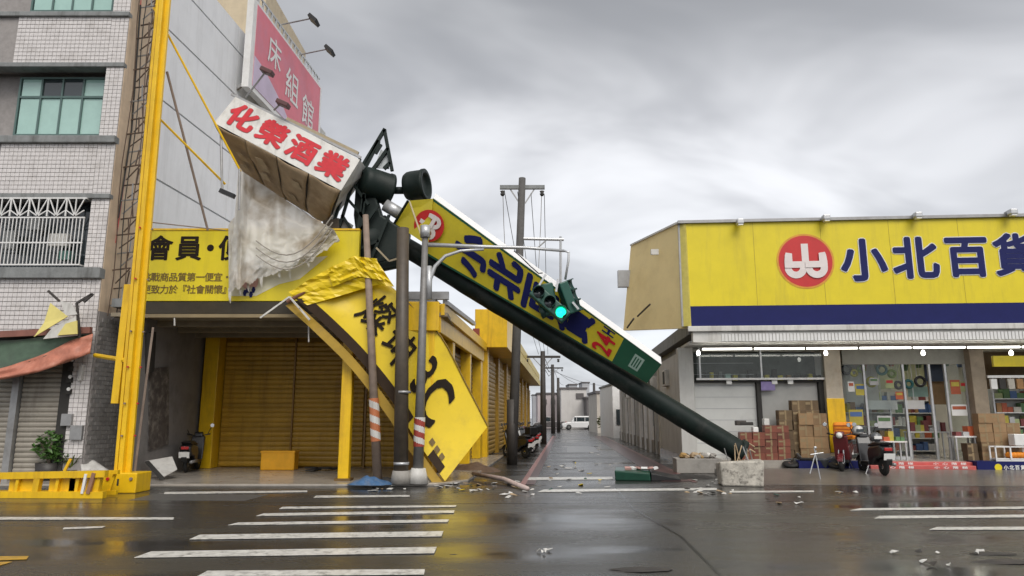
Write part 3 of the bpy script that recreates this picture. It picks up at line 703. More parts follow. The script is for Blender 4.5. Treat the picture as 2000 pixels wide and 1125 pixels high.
# canopy edge, ceiling and roof
m_ = MB(); yb(m_, (x0_+.05, SY+.02, zb_-.32), (-2.1, SY+.3, zb_-.012)); m_.build('canopy_edge', mat('dark_edge', (.045, .035, .02), .4, .2, 3, metal=.2), ys)
m_ = MB(); yb(m_, (x0_+.2, SY+.02, zb_-.42), (-3.8, SY+.18, zb_-.33)); m_.build('ledge', mat('porch_lip', (.26, .2, .11), .5, .1), ys)
m_ = MB(); yb(m_, (-10.4, SY+.32, zb_-.35), (xl(22)-.02, 22.8, zb_-.25)); m_.build('ceiling', mat('porch_ceiling', (.28, .24, .17), .7, .15, 2, dirt=(.15, .12, .09)), ys)
MB().slab([Vector(p)-YO for p in ((-10.4, SY+.31, zb_-.1), (xl(18.1)-.05, SY+.31, zb_-.1), (xl(28)-.05, 28, zb_-.1), (-10.4, 28, zb_-.1))], (0, 0, .22)).build('roof', LEDGE, ys)
for i, yy in enumerate((18.9, 20.2, 21.5)):
    m_ = MB(); yb(m_, (-10.2, yy, zb_-.5), (xl(yy)-.2, yy+.18, zb_-.352)); m_.build('ceiling_beam', mat('porch_ceiling', (0, 0, 0)), ys)
BY = 22.6
bx0 = at(432, 800, BY).x
m_ = MB(); yb(m_, (-10.6, BY+.1, 0), (xl(BY)-.3, BY+.3, 5)); m_.build('back_wall', GOLD, ys)
shx = [bx0+.05, bx0+2.3, bx0+4.6, bx0+6.9]
for i in range(3):
    shutter(ys, Vector((shx[i], BY, 0)), Vector((1, 0, 0)), 2.2, .1, 4.0, GOLD, .15, YO)
for i in range(1, 3):
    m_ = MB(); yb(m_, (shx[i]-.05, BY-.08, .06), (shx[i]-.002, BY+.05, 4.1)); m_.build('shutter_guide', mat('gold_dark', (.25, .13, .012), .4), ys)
m_ = MB(); yb(m_, (at(396, 800, BY-.3).x, BY-.5, .06), (bx0, BY+.05, 4.2)); m_.build('pillar', YEL, ys, bevel=.02)
# left inner wall
lx = lambda Y: -9.55 + AL*(Y-17.9)*-.6
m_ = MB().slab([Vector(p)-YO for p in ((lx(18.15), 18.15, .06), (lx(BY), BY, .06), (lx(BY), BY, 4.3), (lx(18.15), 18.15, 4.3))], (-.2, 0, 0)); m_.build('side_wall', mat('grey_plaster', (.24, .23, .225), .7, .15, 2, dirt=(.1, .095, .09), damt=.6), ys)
def swp(u, v): return hit(u, v, (lx(18), 18, 0), Vector((1, AL*.6, 0)))
m_ = MB().slab([swp(u, v)+Vector((.005, 0, 0))-YO for u, v in ((290, 720), (328, 716), (327, 868), (288, 880))], (.03, 0, 0)); m_.build('notice_board', mat('mural', (.10, .09, .085), .6, .5, 5, dirt=(.35, .32, .28), damt=.8, dscale=2.5), ys)
m_ = MB().slab([swp(u, v)+Vector((.01, 0, 0))-YO for u, v in ((283, 650), (296, 648), (292, 725), (283, 730))], (.12, 0, 0)); m_.build('wall_bracket', DARK, ys)
# columns along the front and the alley corner
def column(u, w_, Y, name='column', v=900, m=YEL, z1=None):
    x = at(u, v, Y).x; b_ = MB(); yb(b_, (x-w_/2, Y-w_/2, .06), (x+w_/2, Y+w_/2, z1 or zb_-.35)); c0 = b_.build(name, m, ys, bevel=.03)
    b_ = MB(); yb(b_, (x-w_/2-.06, Y-w_/2-.06, .062), (x+w_/2+.06, Y+w_/2+.06, .12)); b_.build('plinth', mat('plinth', (.14, .08, .02), .6), c0); return c0
column(673, .27, 18.0)
m_ = MB(); yb(m_, (xl(18)-.32, SY+.05, .06), (xl(18)-.02, SY+.35, zb_-.35)); m_.build('column', YEL, ys, bevel=.03)
def alongbox(ya, yb_, d0, d1, z0, z1):
    return MB().slab([Vector(p)-YO for p in ((xl(ya)+d0, ya, z0), (xl(ya)+d1, ya, z0), (xl(yb_)+d1, yb_, z0), (xl(yb_)+d0, yb_, z0))], (0, 0, z1-z0))
alongbox(SY+.35, 28, -.05, .1, 3.75, 4.5).build('fascia', YEL, ys, bevel=.02)
alongbox(SY+.3, 28, .1, .2, 4.2, 4.5).build('gutter', YEL, ys)
m_ = MB(); yb(m_, (-4.1, SY-.05, 3.75), (xl(18)+.1, SY+.015, 4.5)); m_.build('fascia', YEL, ys, bevel=.02)
m_ = MB(); yb(m_, (-3.4, SY+.3, 4.62), (xl(18)+.3, SY+.45, 4.82)); m_.build('steel_beam', GREYST, ys)
m_ = MB(); m_.bar(Vector((xl(18)+.2, SY+.4, 4.55))-YO, Vector((xl(24)+.2, 24, 4.75))-YO, .12); m_.build('steel_beam', GREYST, ys)
for yy, w_ in ((20.4, .28), (27.3, .5), (24.2, .2)):
    alongbox(yy, yy+w_*1.4, -.3, .06, .06, 3.9).build('column', YEL, ys, bevel=.02)
al = Vector((math.sin(-AROT), math.cos(-AROT), 0))
def sideshut(ya, w_, par, off, z1, m, d=-.25, pitch=.15): shutter(par, Vector((xl(ya)+d, ya, 0)), al, w_, .08, z1, m, pitch, off)
sideshut(20.9, 3.1, ys, YO, 3.75, mat('brown_shutter', (.20, .12, .04), .45, .15, 3, rand=.12, dirt=(.1, .06, .02), streak=True)); sideshut(24.6, 2.5, ys, YO, 3.75, MC['brown_shutter'])
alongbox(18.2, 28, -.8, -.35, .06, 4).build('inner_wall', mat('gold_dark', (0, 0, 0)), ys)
MB().cb(at(925, 660, 26.9)-YO+Vector((.1, 0, 0)), (.25, .25, .7)).build('meter_box', mat('rust_red', (.25, .05, .03), .6), ys)
# hanging strips under the canopy
for (u, v0, v1) in ((449, 586, 612), (341, 618, 636), (603, 628, 668)):
    MB().tube([at(u, v0, SY+.05)-YO, at(u, v1, SY+.05)-YO], .02, 6).build('hanging_strip', DIRTYW, ys)

# orange box, debris sheet on the porch
ob = MB().box((-.5, -.22, 0), (.5, .22, .55)); o = ob.build('storage_box', ORANGE, None, bevel=.03); o.location = Vector((at(547, 890, 21.6).x, 21.6, .06)); tag(o, 'plain orange yellow box standing before the gold shutter', 'box')
MB().box((-.515, -.235, .5), (.515, .235, .56)).build('lid', ORANGE, o, bevel=.01)
o = thing('fallen_board', 'grey board leaning over on the porch beside the black scooter', 'board', gr(310, 930, .06)); 
MB().slab([at(*p)-o.location for p in ((283, 902, 18.6), (335, 893, 19.2), (345, 918, 18.6), (312, 936, 17.9))], (0, .03, .02)).build('sheet', DIRTYW, o)
MB().slab([at(*p)-o.location for p in ((283, 903, 18.56), (290, 902, 18.6), (320, 935, 17.85), (312, 937, 17.85))], (0, .02, .03)).build('edge', DARK, o)
dbn = MB()
for k in range(5): 
    dbn.cb((rnd.uniform(-.5, .5), rnd.uniform(-.2, .2), .04+k*.012), (rnd.uniform(.2, .5), rnd.uniform(.1, .3), .04), Matrix.Rotation(rnd.uniform(0, 3), 4, 'Z'))
o = dbn.build('rag_heap', DARK, None); o.location = Vector((at(640, 900, 21.2).x, 21.2, .06)); tag(o, 'flat heap of dark rags before the gold shutter', 'rags')

# ================================================================== ALLEY LEFT: second yellow row with canopy
r2 = thing('shuttered_row', 'long low yellow row with deep canopy and gold shutters down the alley', 'building', (xl(28), 28, 0)); RO = Vector((xl(28), 28, 0))
def ab2(ya, yb_, d0, d1, z0, z1): return MB().slab([Vector(p)-RO for p in ((xl(ya)+d0, ya, z0), (xl(ya)+d1, ya, z0), (xl(yb_)+d1, yb_, z0), (xl(yb_)+d0, yb_, z0))], (0, 0, z1-z0))
ab2(28.25, 66, -3, -.02, 0, 4.9).build('wall', mat('gold_wall', (.40, .24, .05), .6, .15, 2, dirt=(.2, .12, .04)), r2)
ab2(28.15, 33.5, -.3, 1.0, 4.35, 5.9).build('canopy_box', YEL, r2, bevel=.02)
ab2(33.5, 66, -.02, 1.0, 4.45, 4.95).build('canopy_edge', mat('cream_yellow', (.66, .52, .16), .5, .1, 2, dirt=(.35, .25, .08)), r2)
ab2(33.5, 66, -.02, .75, 4.95, 5.08).build('canopy_gap', DARK, r2)
ab2(33.5, 66, -.2, .95, 5.08, 5.5).build('canopy_top', mat('cream_yellow', (0, 0, 0)), r2)
ab2(33.5, 66, -.3, .4, 5.5, 5.75).build('roof', DARK, r2)
for k in range(8):
    ya = 28.4 + k*4.7
    ab2(ya, ya+.45, -.02, .2, 0, 4.4).build('pilaster', YEL if k < 1 else GOLD, r2)
    shutter(r2, Vector((xl(ya+.5)+.06, ya+.5, 0)), al, 4.1, .05, 4.2, mat('old_gold_shutter', (.40, .24, .04), .5, .15, 2, rand=.12, dirt=(.2, .12, .03), streak=True), .19, RO)

# ================================================================== POLES on the corner
def helix(par, p, q, r_, turns, mA, mB_, nm):
    p, q = Vector(p), Vector(q); n, m = 16, 48
    d = (q-p); z = d.normalized(); x = z.cross(Vector((0, 1, 0))).normalized(); y = z.cross(x)
    va = [[p + d*i/m + (x*math.cos(6.2832*j/n)+y*math.sin(6.2832*j/n))*r_ for j in range(n+1)] for i in range(m+1)]
    A, B = MB(), MB()
    for i in range(m):
        for j in range(n):
            (A if ((i/m*turns + j/n) % 1) < .5 else B).add([va[i][j], va[i][j+1], va[i+1][j+1], va[i+1][j]], [(0, 1, 2, 3)])
    A.build(nm, mA, par, True); B.build(nm, mB_, par, True)
pa = at(738, 930, 17.45); pa.z = .06; A0 = pa.copy()
o = thing('leaning_sign_pole', 'thin weathered pole leaning left with orange and white spiral band', 'pole', A0)
tpA = at(714, 420, 17.45)-A0
MB().tube([(0, 0, 0), tpA], .115, 12, .075).build('pole', POLEBR, o, True)
lo, hi = at(736, 862, 17.45)-A0, at(731, 778, 17.45)-A0; lo.x = tpA.x*lo.z/tpA.z; hi.x = tpA.x*hi.z/tpA.z
helix(o, lo, hi, .122, 3, mat('band_orange', (.45, .15, .06), .5), DIRTYW, 'spiral_band')
pb0 = at(783, 940, 17.15); pb0.z = .06
o = thing('dark_round_pole', 'thick dark round pole standing between the thin poles', 'pole', pb0)
MB().tube([(0, 0, 0), at(787, 446, 17.15)-pb0], .175, 14, .15).build('pole', mat('dark_brown_pole', (.075, .06, .045), .5, .2, 5, dirt=(.15, .11, .07)), o, True)
for v in (766, 905):
    z = at(783, v, 17.15)-pb0; z.x = 0; z.y = 0; MB().tube([z-Vector((0, 0, .03)), z+Vector((0, 0, .03))], .185, 14).build('strap', LSTEEL if v > 800 else GREYST, o, True)
MB().tube([(0, 0, 0), (0, 0, .3)], .26, 14, .2).build('footing', CONC, o, True)
pc0 = at(816, 938, 17.25); pc0.z = .06; CY = 17.25
o = thing('traffic_signal_mast', 'grey traffic signal mast with long arm and curved brace', 'signal mast', pc0); MO = pc0
tpC = at(831, 445, CY)-MO
MB().tube([(0, 0, 0), tpC], .13, 14, .075).build('mast', POLEGREY, o, True)
MB().tube([(0, 0, 0), (0.01, 0, .35)], .26, 12, .17).build('footing', DIRTYW, o, True)
lo, hi = at(818, 872, CY)-MO, at(820, 815, CY)-MO
for q in (lo, hi): q.x = tpC.x*q.z/tpC.z
helix(o, lo, hi, .134, 2.5, mat('band_red', (.30, .045, .03), .5), DIRTYW, 'spiral_band')
MB().tube([tpC+Vector((0, 0, -.25)), tpC+Vector((0, 0, .05))], .13, 12).build('collar', LSTEEL, o, True)
MB().tube([at(836, 478, CY)-MO, at(940, 482, CY)-MO, at(1030, 484, CY)-MO, at(1102, 490, CY)-MO], .055, 10, .035).build('arm', LSTEEL, o, True)
MB().tube([at(838, 580, CY)-MO, at(840, 545, CY)-MO, at(850, 520, CY)-MO, at(870, 500, CY)-MO, at(900, 490, CY)-MO, at(945, 487, CY)-MO], .06, 10, .035).build('brace', LSTEEL, o, True)
MB().tube([at(838, 585, CY)-MO, at(838, 520, CY)-MO], .075, 10).build('brace_socket', LSTEEL, o, True)
MB().tube([at(1102, 490, CY)-MO, at(1111, 493, CY)-MO, at(1110, 510, CY)-MO, at(1104, 546, CY)-MO], .03, 8).build('drop_rod', LSTEEL, o, True)
pts = [at(u, v, CY-.03)-MO for u, v in ((1004, 490), (1018, 502), (1036, 520), (1052, 534), (1060, 533))]
MB().tube(pts, .015, 6).build('cable', BLACK, o)
# signal heads
def signal_head(name, label, p, q, face, lit, w_=.34, dep=.24):
    p, q = Vector(p), Vector(q); c0 = (p+q)/2; X = (q-p).normalized(); Yv = (Vector(face) - X*Vector(face).dot(X)).normalized(); Z = X.cross(Yv)
    ln = (q-p).length; Mx = Matrix((X, Yv, Z)).transposed().to_4x4()
    h = thing(name, label, 'traffic signal', c0)
    MB().cb((0, 0, 0), (ln, dep, w_), Mx).build('housing', SIGGRN, h, bevel=.03)
    for i in range(3):
        cc = Mx @ Vector(((i-1)*ln/3, dep/2, 0)); Rm = Matrix.Translation(cc) @ Mx @ Matrix.Rotation(R(-90), 4, 'X')
        MB().lathe([(.125, -.01), (.125, .015)], 18, Rm).build('lens', GREENLED if i == lit else GLDK, h, True)
        hd = MB(); n = 16; rows_ = []
        for zz_ in (0, .2):
            rows_.append([Rm @ Vector((.145*math.cos(R(-30)+R(240)*k/n + R(0)), .145*math.sin(R(-30)+R(240)*k/n), zz_)) for k in range(n+1)])
        hd.grid(rows_).build('hood', mat('hood_green', (.01, .05, .04), .4), h, True, solid=.012)
    return h
signal_head('traffic_signal', 'green housed three lamp traffic signal hanging broken with its green lamp lit', at(1042, 566, 17.05), at(1106, 622, 16.95), (.12, -1, -.05), 2)
signal_head('cross_signal', 'dark traffic signal turned sideways on the drop rod beside the lit signal', at(1096, 552, 17.25), at(1118, 612, 17.35), (1, .25, .1), 9)
o = thing('back_signal', 'dark green signal box dangling above the broken sign beside the lit lamp', 'traffic signal', at(1072, 585, 17.3))
MB().cb((0, 0, 0), (.35, .25, .8), Matrix.Rotation(R(-12), 4, 'Y')).build('housing', SIGGRN, o, bevel=.04)
for k in range(3): MB().lathe([(.13, 0), (.15, .18)], 14, Matrix.Rotation(R(-12), 4, 'Y') @ Matrix.Translation((-.1, 0, -.27+.27*k)) @ Matrix.Rotation(R(-100), 4, 'Y')).build('hood', mat('hood_green', (0, 0, 0)), o, True)
for k, (a, b_) in enumerate((((1044, 572), (1066, 536)), ((1086, 570), (1090, 545)), ((1118, 590), (1130, 604)))):
    MB().bar(at(*a, 17.1)-o.location, at(*b_, 17.1)-o.location, .05).build('bracket', LSTEEL, o)

# ================================================================== THE FALLEN POLE SIGN
fp = thing('fallen_pole_sign', 'huge dark green pole with long yellow sign box fallen diagonally across the street', 'sign', at(1440, 885, 18.3)); PO = Vector(fp.location)
B0 = at(1448, 884, 18.25); T0 = at(742, 452, 18.75)
_pt = MB().tube([(B0*(1-i/60)+T0*(i/60))-PO for i in range(61)], .275, 28)
_ax = (T0-B0).normalized()
for k_, p_ in enumerate(_pt.v):
    p_ = Vector(p_); b0_ = B0-PO; foot = b0_ + _ax*(p_-b0_).dot(_ax); rad_ = p_-foot
    _pt.v[k_] = tuple(foot + rad_*(1 + .16*min(0, noise.noise(p_*1.1)+.12) + .03*noise.noise(p_*4)))
_pt.build('pole', mat('scraped_green_pole', (.008, .015, .013), .5, .3, 3, spec=.22, dirt=(.045, .044, .04), damt=.7, dscale=2.2), fp, True)
dr = (T0-B0).normalized()
MB().tube([B0-dr*.02-PO, B0+dr*.1-PO], .33, 20).build('base_collar', DKGREEN, fp, True)
for k in range(6):
    a = k*1.047; sx_ = dr.cross(Vector((0, 1, 0))).normalized(); q = B0 - dr*.05 + (sx_*math.cos(a)+Vector((0, 1, 0))*math.sin(a))*.3
    MB().tube([q-PO, q-dr*.16-PO], .02, 6).build('torn_bolt', BROWNW, fp)
Q = [at(834, 498, 18.25), at(1264, 748, 17.95), at(1292, 712, 17.55), at(846, 387, 17.75)]   # lower-left, lower-right, upper-right, upper-left
bn = Vector((.10, .66, .70)).normalized()*.26
fn_ = (Q[1]-Q[0]).cross(Q[3]-Q[0]).normalized()
if fn_.y > 0: fn_ = -fn_
NB = 12
_fr = [[bilerp(Q, i/NB, j/2)-fn_*.04-PO for i in range(NB+1)] for j in range(3)]
_bk = [[p+bn for p in r_] for r_ in _fr]
_sb = MB(); _sb.grid(_fr); _sb.grid(_bk); _sb.grid([_fr[0], _bk[0]]); _sb.grid([_fr[2], _bk[2]])
for i in (0, NB): _sb.grid([[r_[i] for r_ in _fr], [r_[i] for r_ in _bk]])
_sb.build('sign_box', mat('white_sign_edge', (.80, .80, .80), .4, .04, 2), fp)
def F(s, t_, l=.006): return bilerp(Q, s, t_) + fn_*(l + .022*noise.noise(Vector((s*7, t_*1.4, 3)))) - PO
def facep(name, s0, s1, t0, t1, m, l, n=1):
    n_u = max(2, int((s1-s0)*40)); n_t = 5 if t1-t0 > .5 else 1; b_ = MB(); b_.grid([[F(s0+(s1-s0)*i/n_u, t0+(t1-t0)*j/n_t, l) for i in range(n_u+1)] for j in range(n_t+1)]); return b_.build(name, m, fp, True)
facep('yellow_face', 0, .845, 0, 1, YELOLIVE, .006)
facep('green_face', .845, 1, 0, 1, GREENS, .006)
facep('green_border', 0, 1, .955, 1, GREENS, .01); facep('green_border', 0, 1, 0, .04, GREENS, .01)
facep('pale_label', .905, .945, .2, .75, mat('pale_green', (.30, .42, .36), .5), .012)
tl = [facep('label_line', .912+.01*k, .917+.01*k, .28, .67, GREENS, .016) for k in range(3)]
def chf(s, t_, hs, ht): return lambda x, y: F(s - y*hs, t_ + x*ht, .02)
for ch, s, hs in (('小', .19, .145), ('北', .345, .15), ('百', .50, .15), ('貨', .655, .15)):
    char(ch, chf(s, .5, hs, .78+.16*s), NAVY, fp, .05)
char('2', chf(.785, .25, .095, .50), REDTXT, fp, .035); char('4', chf(.785, .56, .095, .50), REDTXT, fp, .035); char('H', chf(.785, .84, .06, .26), NAVY, fp, .03)
_es = (Q[1]-Q[0]+Q[2]-Q[3]).normalized(); _et = fn_.cross(_es); _et = -_et if _et.z < 0 else _et
_ec = bilerp(Q, .0, .52)
emblem(lambda x, y, l: _ec - _es*y*.84 + _et*x*.84 + fn_*(l+.09) - PO, fp)
# torn end flap of the sign
MB().slab([at(*p)-PO for p in ((772, 438, 18.2), (800, 392, 17.9), (846, 388, 17.72), (836, 480, 17.95))], (0, .03, .01)).build('torn_flap', YELOLIVE, fp)
MB().bar(at(770, 437, 18.15)-PO, at(797, 392, 17.72)-PO, .05).build('flap_edge', DKGREEN, fp)
MB().bar(at(800, 394, 17.66)-PO, at(826, 470, 17.75)-PO, .04).build('flap_edge', mat('peeled_cream', (.5, .42, .25), .6), fp)
# drums and twisted head frame
def drum(u, v, Y, rad, ln, rot, name='drum'):
    Mx = Matrix.Translation(at(u, v, Y)-PO) @ Matrix.Rotation(rot[2], 4, 'Z') @ Matrix.Rotation(R(90)+rot[1], 4, 'Y')
    MB().lathe([(rad*.55, -ln/2), (rad*.85, -ln/2+.04), (rad*.97, -ln/2+.12), (rad, -ln/2+.22), (rad, ln/2-.1), (rad*1.05, ln/2-.08), (rad*1.05, ln/2), (rad*.8, ln/2), (rad*.75, ln/2-.1)], 28, Mx).build(name, DKGREEN, fp, True)
drum(733, 362, 18.25, .43, .86, (0, R(8), R(32)))
drum(812, 363, 18.3, .41, .62, (0, R(-3), R(-14)))
MB().tube([at(765, 372, 18.35)-PO, at(792, 372, 18.35)-PO], .1, 10).build('link_pipe', DKGREEN, fp, True)
drum(735, 470, 18.6, .55, .9, (0, R(-25), R(20)), 'torn_drum')
MB().tube([at(752, 400, 18.25)-PO, at(785, 420, 18.3)-PO], .17, 14).build('bare_pipe', LSTEEL, fp, True)
def bars(lst, w_, m, nm, Y=18.1):
    for e in lst:
        a, b_ = e[0], e[1]; ya = e[2] if len(e) > 2 else Y; yb_ = e[3] if len(e) > 3 else ya
        MB().bar(at(*a, ya)-PO, at(*b_, yb_)-PO, w_).build(nm, m, fp)
bars([((752, 252), (700, 338)), ((751, 254), (766, 334)), ((744, 282), (733, 300)), ((758, 290), (728, 332)), ((740, 275), (712, 330)), ((762, 318), (750, 330))], .09, DKGREEN, 'frame_bar')
MB().slab([at(u, v, 18.15)-PO for u, v in ((744, 292), (758, 300), (760, 330), (730, 328))], (0, .02, 0)).build('frame_panel', mat('pale_perspex', (.5, .53, .54), .4), fp)
bars([((703, 310), (652, 480)), ((690, 318), (640, 470)), ((720, 330), (690, 500)), ((668, 420), (700, 470)), ((660, 440), (690, 490)), ((655, 470), (685, 520)), ((690, 360), (720, 400)), ((680, 390), (715, 430)), ((712, 380), (700, 520)), ((740, 400), (690, 470)), ((760, 420), (720, 520)), ((700, 330), (730, 345)), ((670, 500), (740, 470)), ((690, 520), (780, 500)), ((640, 450), (655, 520))], .075, DKGREEN, 'frame_bar', 17.95)
for pts in ([(668, 425), (690, 440), (678, 470), (660, 452)], [(684, 462), (706, 474), (692, 502), (674, 486)]):
    MB().slab([at(u, v, 18.0)-PO for u, v in pts], (0, .02, 0)).build('frame_panel', mat('grey_perspex', (.18, .19, .19), .4), fp)
MB().slab([at(u, v, 18.1)-PO for u, v in ((695, 345), (720, 338), (745, 420), (800, 455), (790, 520), (740, 530), (700, 500), (690, 420))], (0, .35, .05)).build('crushed_plate', DKGREEN, fp, bevel=.05)
MB().slab([at(u, v, 17.9)-PO for u, v in ((630, 430), (662, 425), (668, 500), (640, 520), (628, 480))], (0, .25, .05)).build('crushed_plate', mat('scorched', (.06, .045, .03), .7, .3), fp, bevel=.04)
for (a, b_) in (((735, 484), (760, 510)), ((760, 510), (795, 500)), ((735, 505), (735, 545)), ((654, 500), (652, 560))):
    MB().bar(at(*a, 17.8)-PO, at(*b_, 17.8)-PO, .045).build('splinter', mat('pale_wood', (.36, .3, .2), .7), fp)

# white box sign with red characters, hanging on the wreck
ws = thing('red_lettered_sign', 'tilted white box sign with red characters and bare plywood underside', 'sign', at(560, 330, 17.4)); WO = Vector(ws.location)
wa = [at(418, 240, 16.8), at(666, 372, 17.0), at(703, 312, 17.35), at(462, 186, 17.2)]     # face: lower-left, lower-right, upper-right, upper-left
back = [at(482, 345, 18.4), at(642, 440, 18.5)]
bvec = Vector((.05, 1.0, -.12))
b_ = MB(); P8 = [q-WO for q in wa] + [back[0]-WO, back[1]-WO, wa[2]+Vector((0, 1.2, .1))-WO, wa[3]+Vector((0, 1.2, .1))-WO]
b_.add(P8, [(0,1,2,3), (4,7,6,5), (1,5,6,2), (3,2,6,7), (0,3,7,4)]); b_.build('face_box', DIRTYW, ws)
wn_ = (wa[1]-wa[0]).cross(wa[3]-wa[0]).normalized()
if wn_.y > 0: wn_ = -wn_
und = [wa[0], wa[1], back[1], back[0]]
un = (und[1]-und[0]).cross(und[3]-und[0]).normalized()
if un.z > 0: un = -un
for k in range(4):          # plywood sheets of the underside
    a0, a1 = k/4+.004, (k+1)/4-.004
    rows2 = [[bilerp(und, a0+(a1-a0)*i/8, .97*j/12) + un*(.012 + .13*max(0, noise.noise(Vector((k*3+i/8*1.1, j/12*2.2, 5)))) + (.10*k/4+.05)*math.sin(j/12*3.1416)*(.4+.6*(i/8))) - WO for i in range(9)] for j in range(13)]
    MB().grid(rows2).build('plywood_sheet', BROWNW, ws, True, solid=.015)
for k in range(7):
    a0 = rnd.uniform(.05, .7); c0 = rnd.uniform(.15, .7); q = bilerp(und, a0, c0)+un*.16-WO
    MB().slab([q, bilerp(und, a0+.07, c0-.04)+un*.17-WO, bilerp(und, a0+.1, c0+.1)+un*.17-WO, bilerp(und, a0+.02, c0+.12)+un*.17-WO], un*.004).build('peeling_patch', mat('peel', (.45, .35, .22), .7, .2), ws)
def WF(s, t_, l=.01): return bilerp(wa, s, t_) + wn_*l - WO
for ch, s in (('化', .14), ('榮', .38), ('酒', .62), ('業', .86)):
    for m2, wt, l in ((mat('letter_outline', (.30, .12, .12), .5), .055, .01), (REDTXT, .038, .018)):  # darker printed outline behind the red strokes, part of the lettering
        char(ch, lambda x, y: WF(s+x*.21, .5+y*.72, l), m2, ws, wt)
MB().bar(at(452, 184, 17.2)-WO, at(705, 308, 17.4)-WO, .06).build('top_rail', GREYST, ws)
MB().bar(at(560, 232, 17.6)-WO, at(700, 300, 17.7)-WO, .08).build('top_batten', mat('pale_wood', (0, 0, 0)), ws)
for (a, b_, c0) in (((480, 190), (522, 136), (522, 140)), ((535, 215), (553, 198), (553, 203))):
    arm = MB().tube([at(*a, 17.2)-WO, at(*b_, 17.0)-WO], .025, 6).build('lamp_arm', GREYST, ws)
    MB().cb(at(*c0, 16.98)-WO, (.34, .24, .12), Matrix.Rotation(R(25), 4, 'Y')).build('lamp_head', mat('lamp_brown', (.10, .04, .04), .5), arm, bevel=.02)
MB().tube([at(431, 245, 16.9)-WO, at(434, 375, 16.9)-WO], .03, 6).build('hanging_bar', GREYST, ws)
MB().bar(at(430, 372, 16.9)-WO, at(458, 384, 16.9)-WO, .11).build('hanging_foot', BLACK, ws)
MB().tube([at(468, 330, 17.0)-WO, at(467, 410, 17.0)-WO], .025, 6).build('hanging_bar', GREYST, ws)
# torn white tarpaulin
tp_ = thing('torn_tarpaulin', 'torn white tarpaulin draped below the plywood sign over the yellow fascia', 'tarpaulin', at(540, 560, 17.5)); TPO = Vector(tp_.location)
TARPM = bpy.data.materials.new('thin_white_tarp'); TARPM.use_nodes = True
_t = TARPM.node_tree; _p = _t.nodes['Principled BSDF']; _g = _t.nodes.new('ShaderNodeNewGeometry'); _n1 = _t.nodes.new('ShaderNodeTexNoise'); _n1.inputs['Scale'].default_value = 1.3; _n1.inputs['Detail'].default_value = 8
_t.links.new(_g.outputs['Position'], _n1.inputs['Vector']); _r = _t.nodes.new('ShaderNodeValToRGB'); _r.color_ramp.elements[0].position = .38; _r.color_ramp.elements[0].color = (.42, .36, .28, 1); _r.color_ramp.elements[1].position = .55; _r.color_ramp.elements[1].color = (.74, .73, .70, 1)
_t.links.new(_n1.outputs['Fac'], _r.inputs[0]); _t.links.new(_r.outputs[0], _p.inputs['Base Color']); _p.inputs['Roughness'].default_value = .55
_tr = _t.nodes.new('ShaderNodeBsdfTranslucent'); _t.links.new(_r.outputs[0], _tr.inputs[0]); _mx = _t.nodes.new('ShaderNodeMixShader'); _mx.inputs[0].default_value = .35
_t.links.new(_p.outputs[0], _mx.inputs[1]); _t.links.new(_tr.outputs[0], _mx.inputs[2]); _t.links.new(_mx.outputs[0], _t.nodes['Material Output'].inputs[0])
TARP = TARPM
def curve(cv, x):
    k = x*(len(cv)-1); i = min(int(k), len(cv)-2); a = k-i; return cv[i][0]*(1-a)+cv[i+1][0]*a, cv[i][1]*(1-a)+cv[i+1][1]*a
NU, NV = 90, 60; rr = []
tc_, bc_ = [(466, 330), (500, 352), (560, 392), (610, 425), (652, 448)], [(446, 572), (470, 560), (505, 545), (545, 532), (600, 512), (664, 470)]
for j in range(NV+1):
    t_ = j/NV; row = []
    for i in range(NU+1):
        s_ = i/NU; (ua, va), (ub, vb_) = curve(tc_, s_), curve(bc_, s_)
        vb_ += 7*noise.noise(Vector((s_*14, 2, 5))) + 5*noise.noise(Vector((s_*45, 7, 5)))       # frayed hem
        u_, v_ = ua*(1-t_)+ub*t_, va*(1-t_)+vb_*t_ + 16*math.sin(math.pi*s_)*math.sin(math.pi*t_)
        Y = 17.25 + .7*math.sin(math.pi*s_)*(1-t_)**1.3 + .12*t_
        fold = .20*noise.noise(Vector((s_*5.0 + t_*1.2, t_*.9, 9))) + .09*noise.noise(Vector((s_*13 - t_*2, t_*1.3, 4)))
        sw = t_ + 1.1*(s_-.55)**2
        fold += .05*abs(math.sin(sw*11))*t_ - .02
        fold += .05*abs(noise.noise(Vector((s_*9+t_*7, t_*8-s_*5, 2))))
        Y += fold
        if t_ > .16: Y = min(Y, 17.69 - .02*math.sin(s_*40))
        row.append(at(u_, v_, Y)-TPO)
    rr.append(row)
MB().grid(rr).build('sheet', TARP, tp_, True)
for k in range(7):           # torn ribbons at the hem
    s_ = .05+.13*k+rnd.uniform(-.03, .03); (ub, vb_) = curve(bc_, s_); l_ = rnd.uniform(8, 26)
    MB().grid([[at(ub-3, vb_-8, 17.5)-TPO, at(ub+4, vb_-9, 17.5)-TPO], [at(ub-2, vb_+l_*.5, 17.45)-TPO, at(ub+3, vb_+l_*.5, 17.47)-TPO], [at(ub+1, vb_+l_, 17.5)-TPO, at(ub+2.5, vb_+l_, 17.5)-TPO]]).build('torn_ribbon', TARP, tp_, True)
rws = cloth([(446, 440), (452, 430), (462, 420)], [(447, 590), (455, 560), (464, 552)], lambda s: 17.42, lambda s: 17.5, 6, 16, .1, 3, 31, 17.68)
MB().grid([[q-TPO for q in r_] for r_ in rws]).build('loose_edge', TARP, tp_, True)
for k in range(3):
    pts = [at(500+150*s, 470+14*k-50*s**2+38*math.sin(s*3.14), 17.15+.02*k)-TPO for s in [i/10 for i in range(11)]]
    MB().tube(pts, .016, 6).build('cord', mat('cord_grey', (.33, .3, .26), .7), tp_)

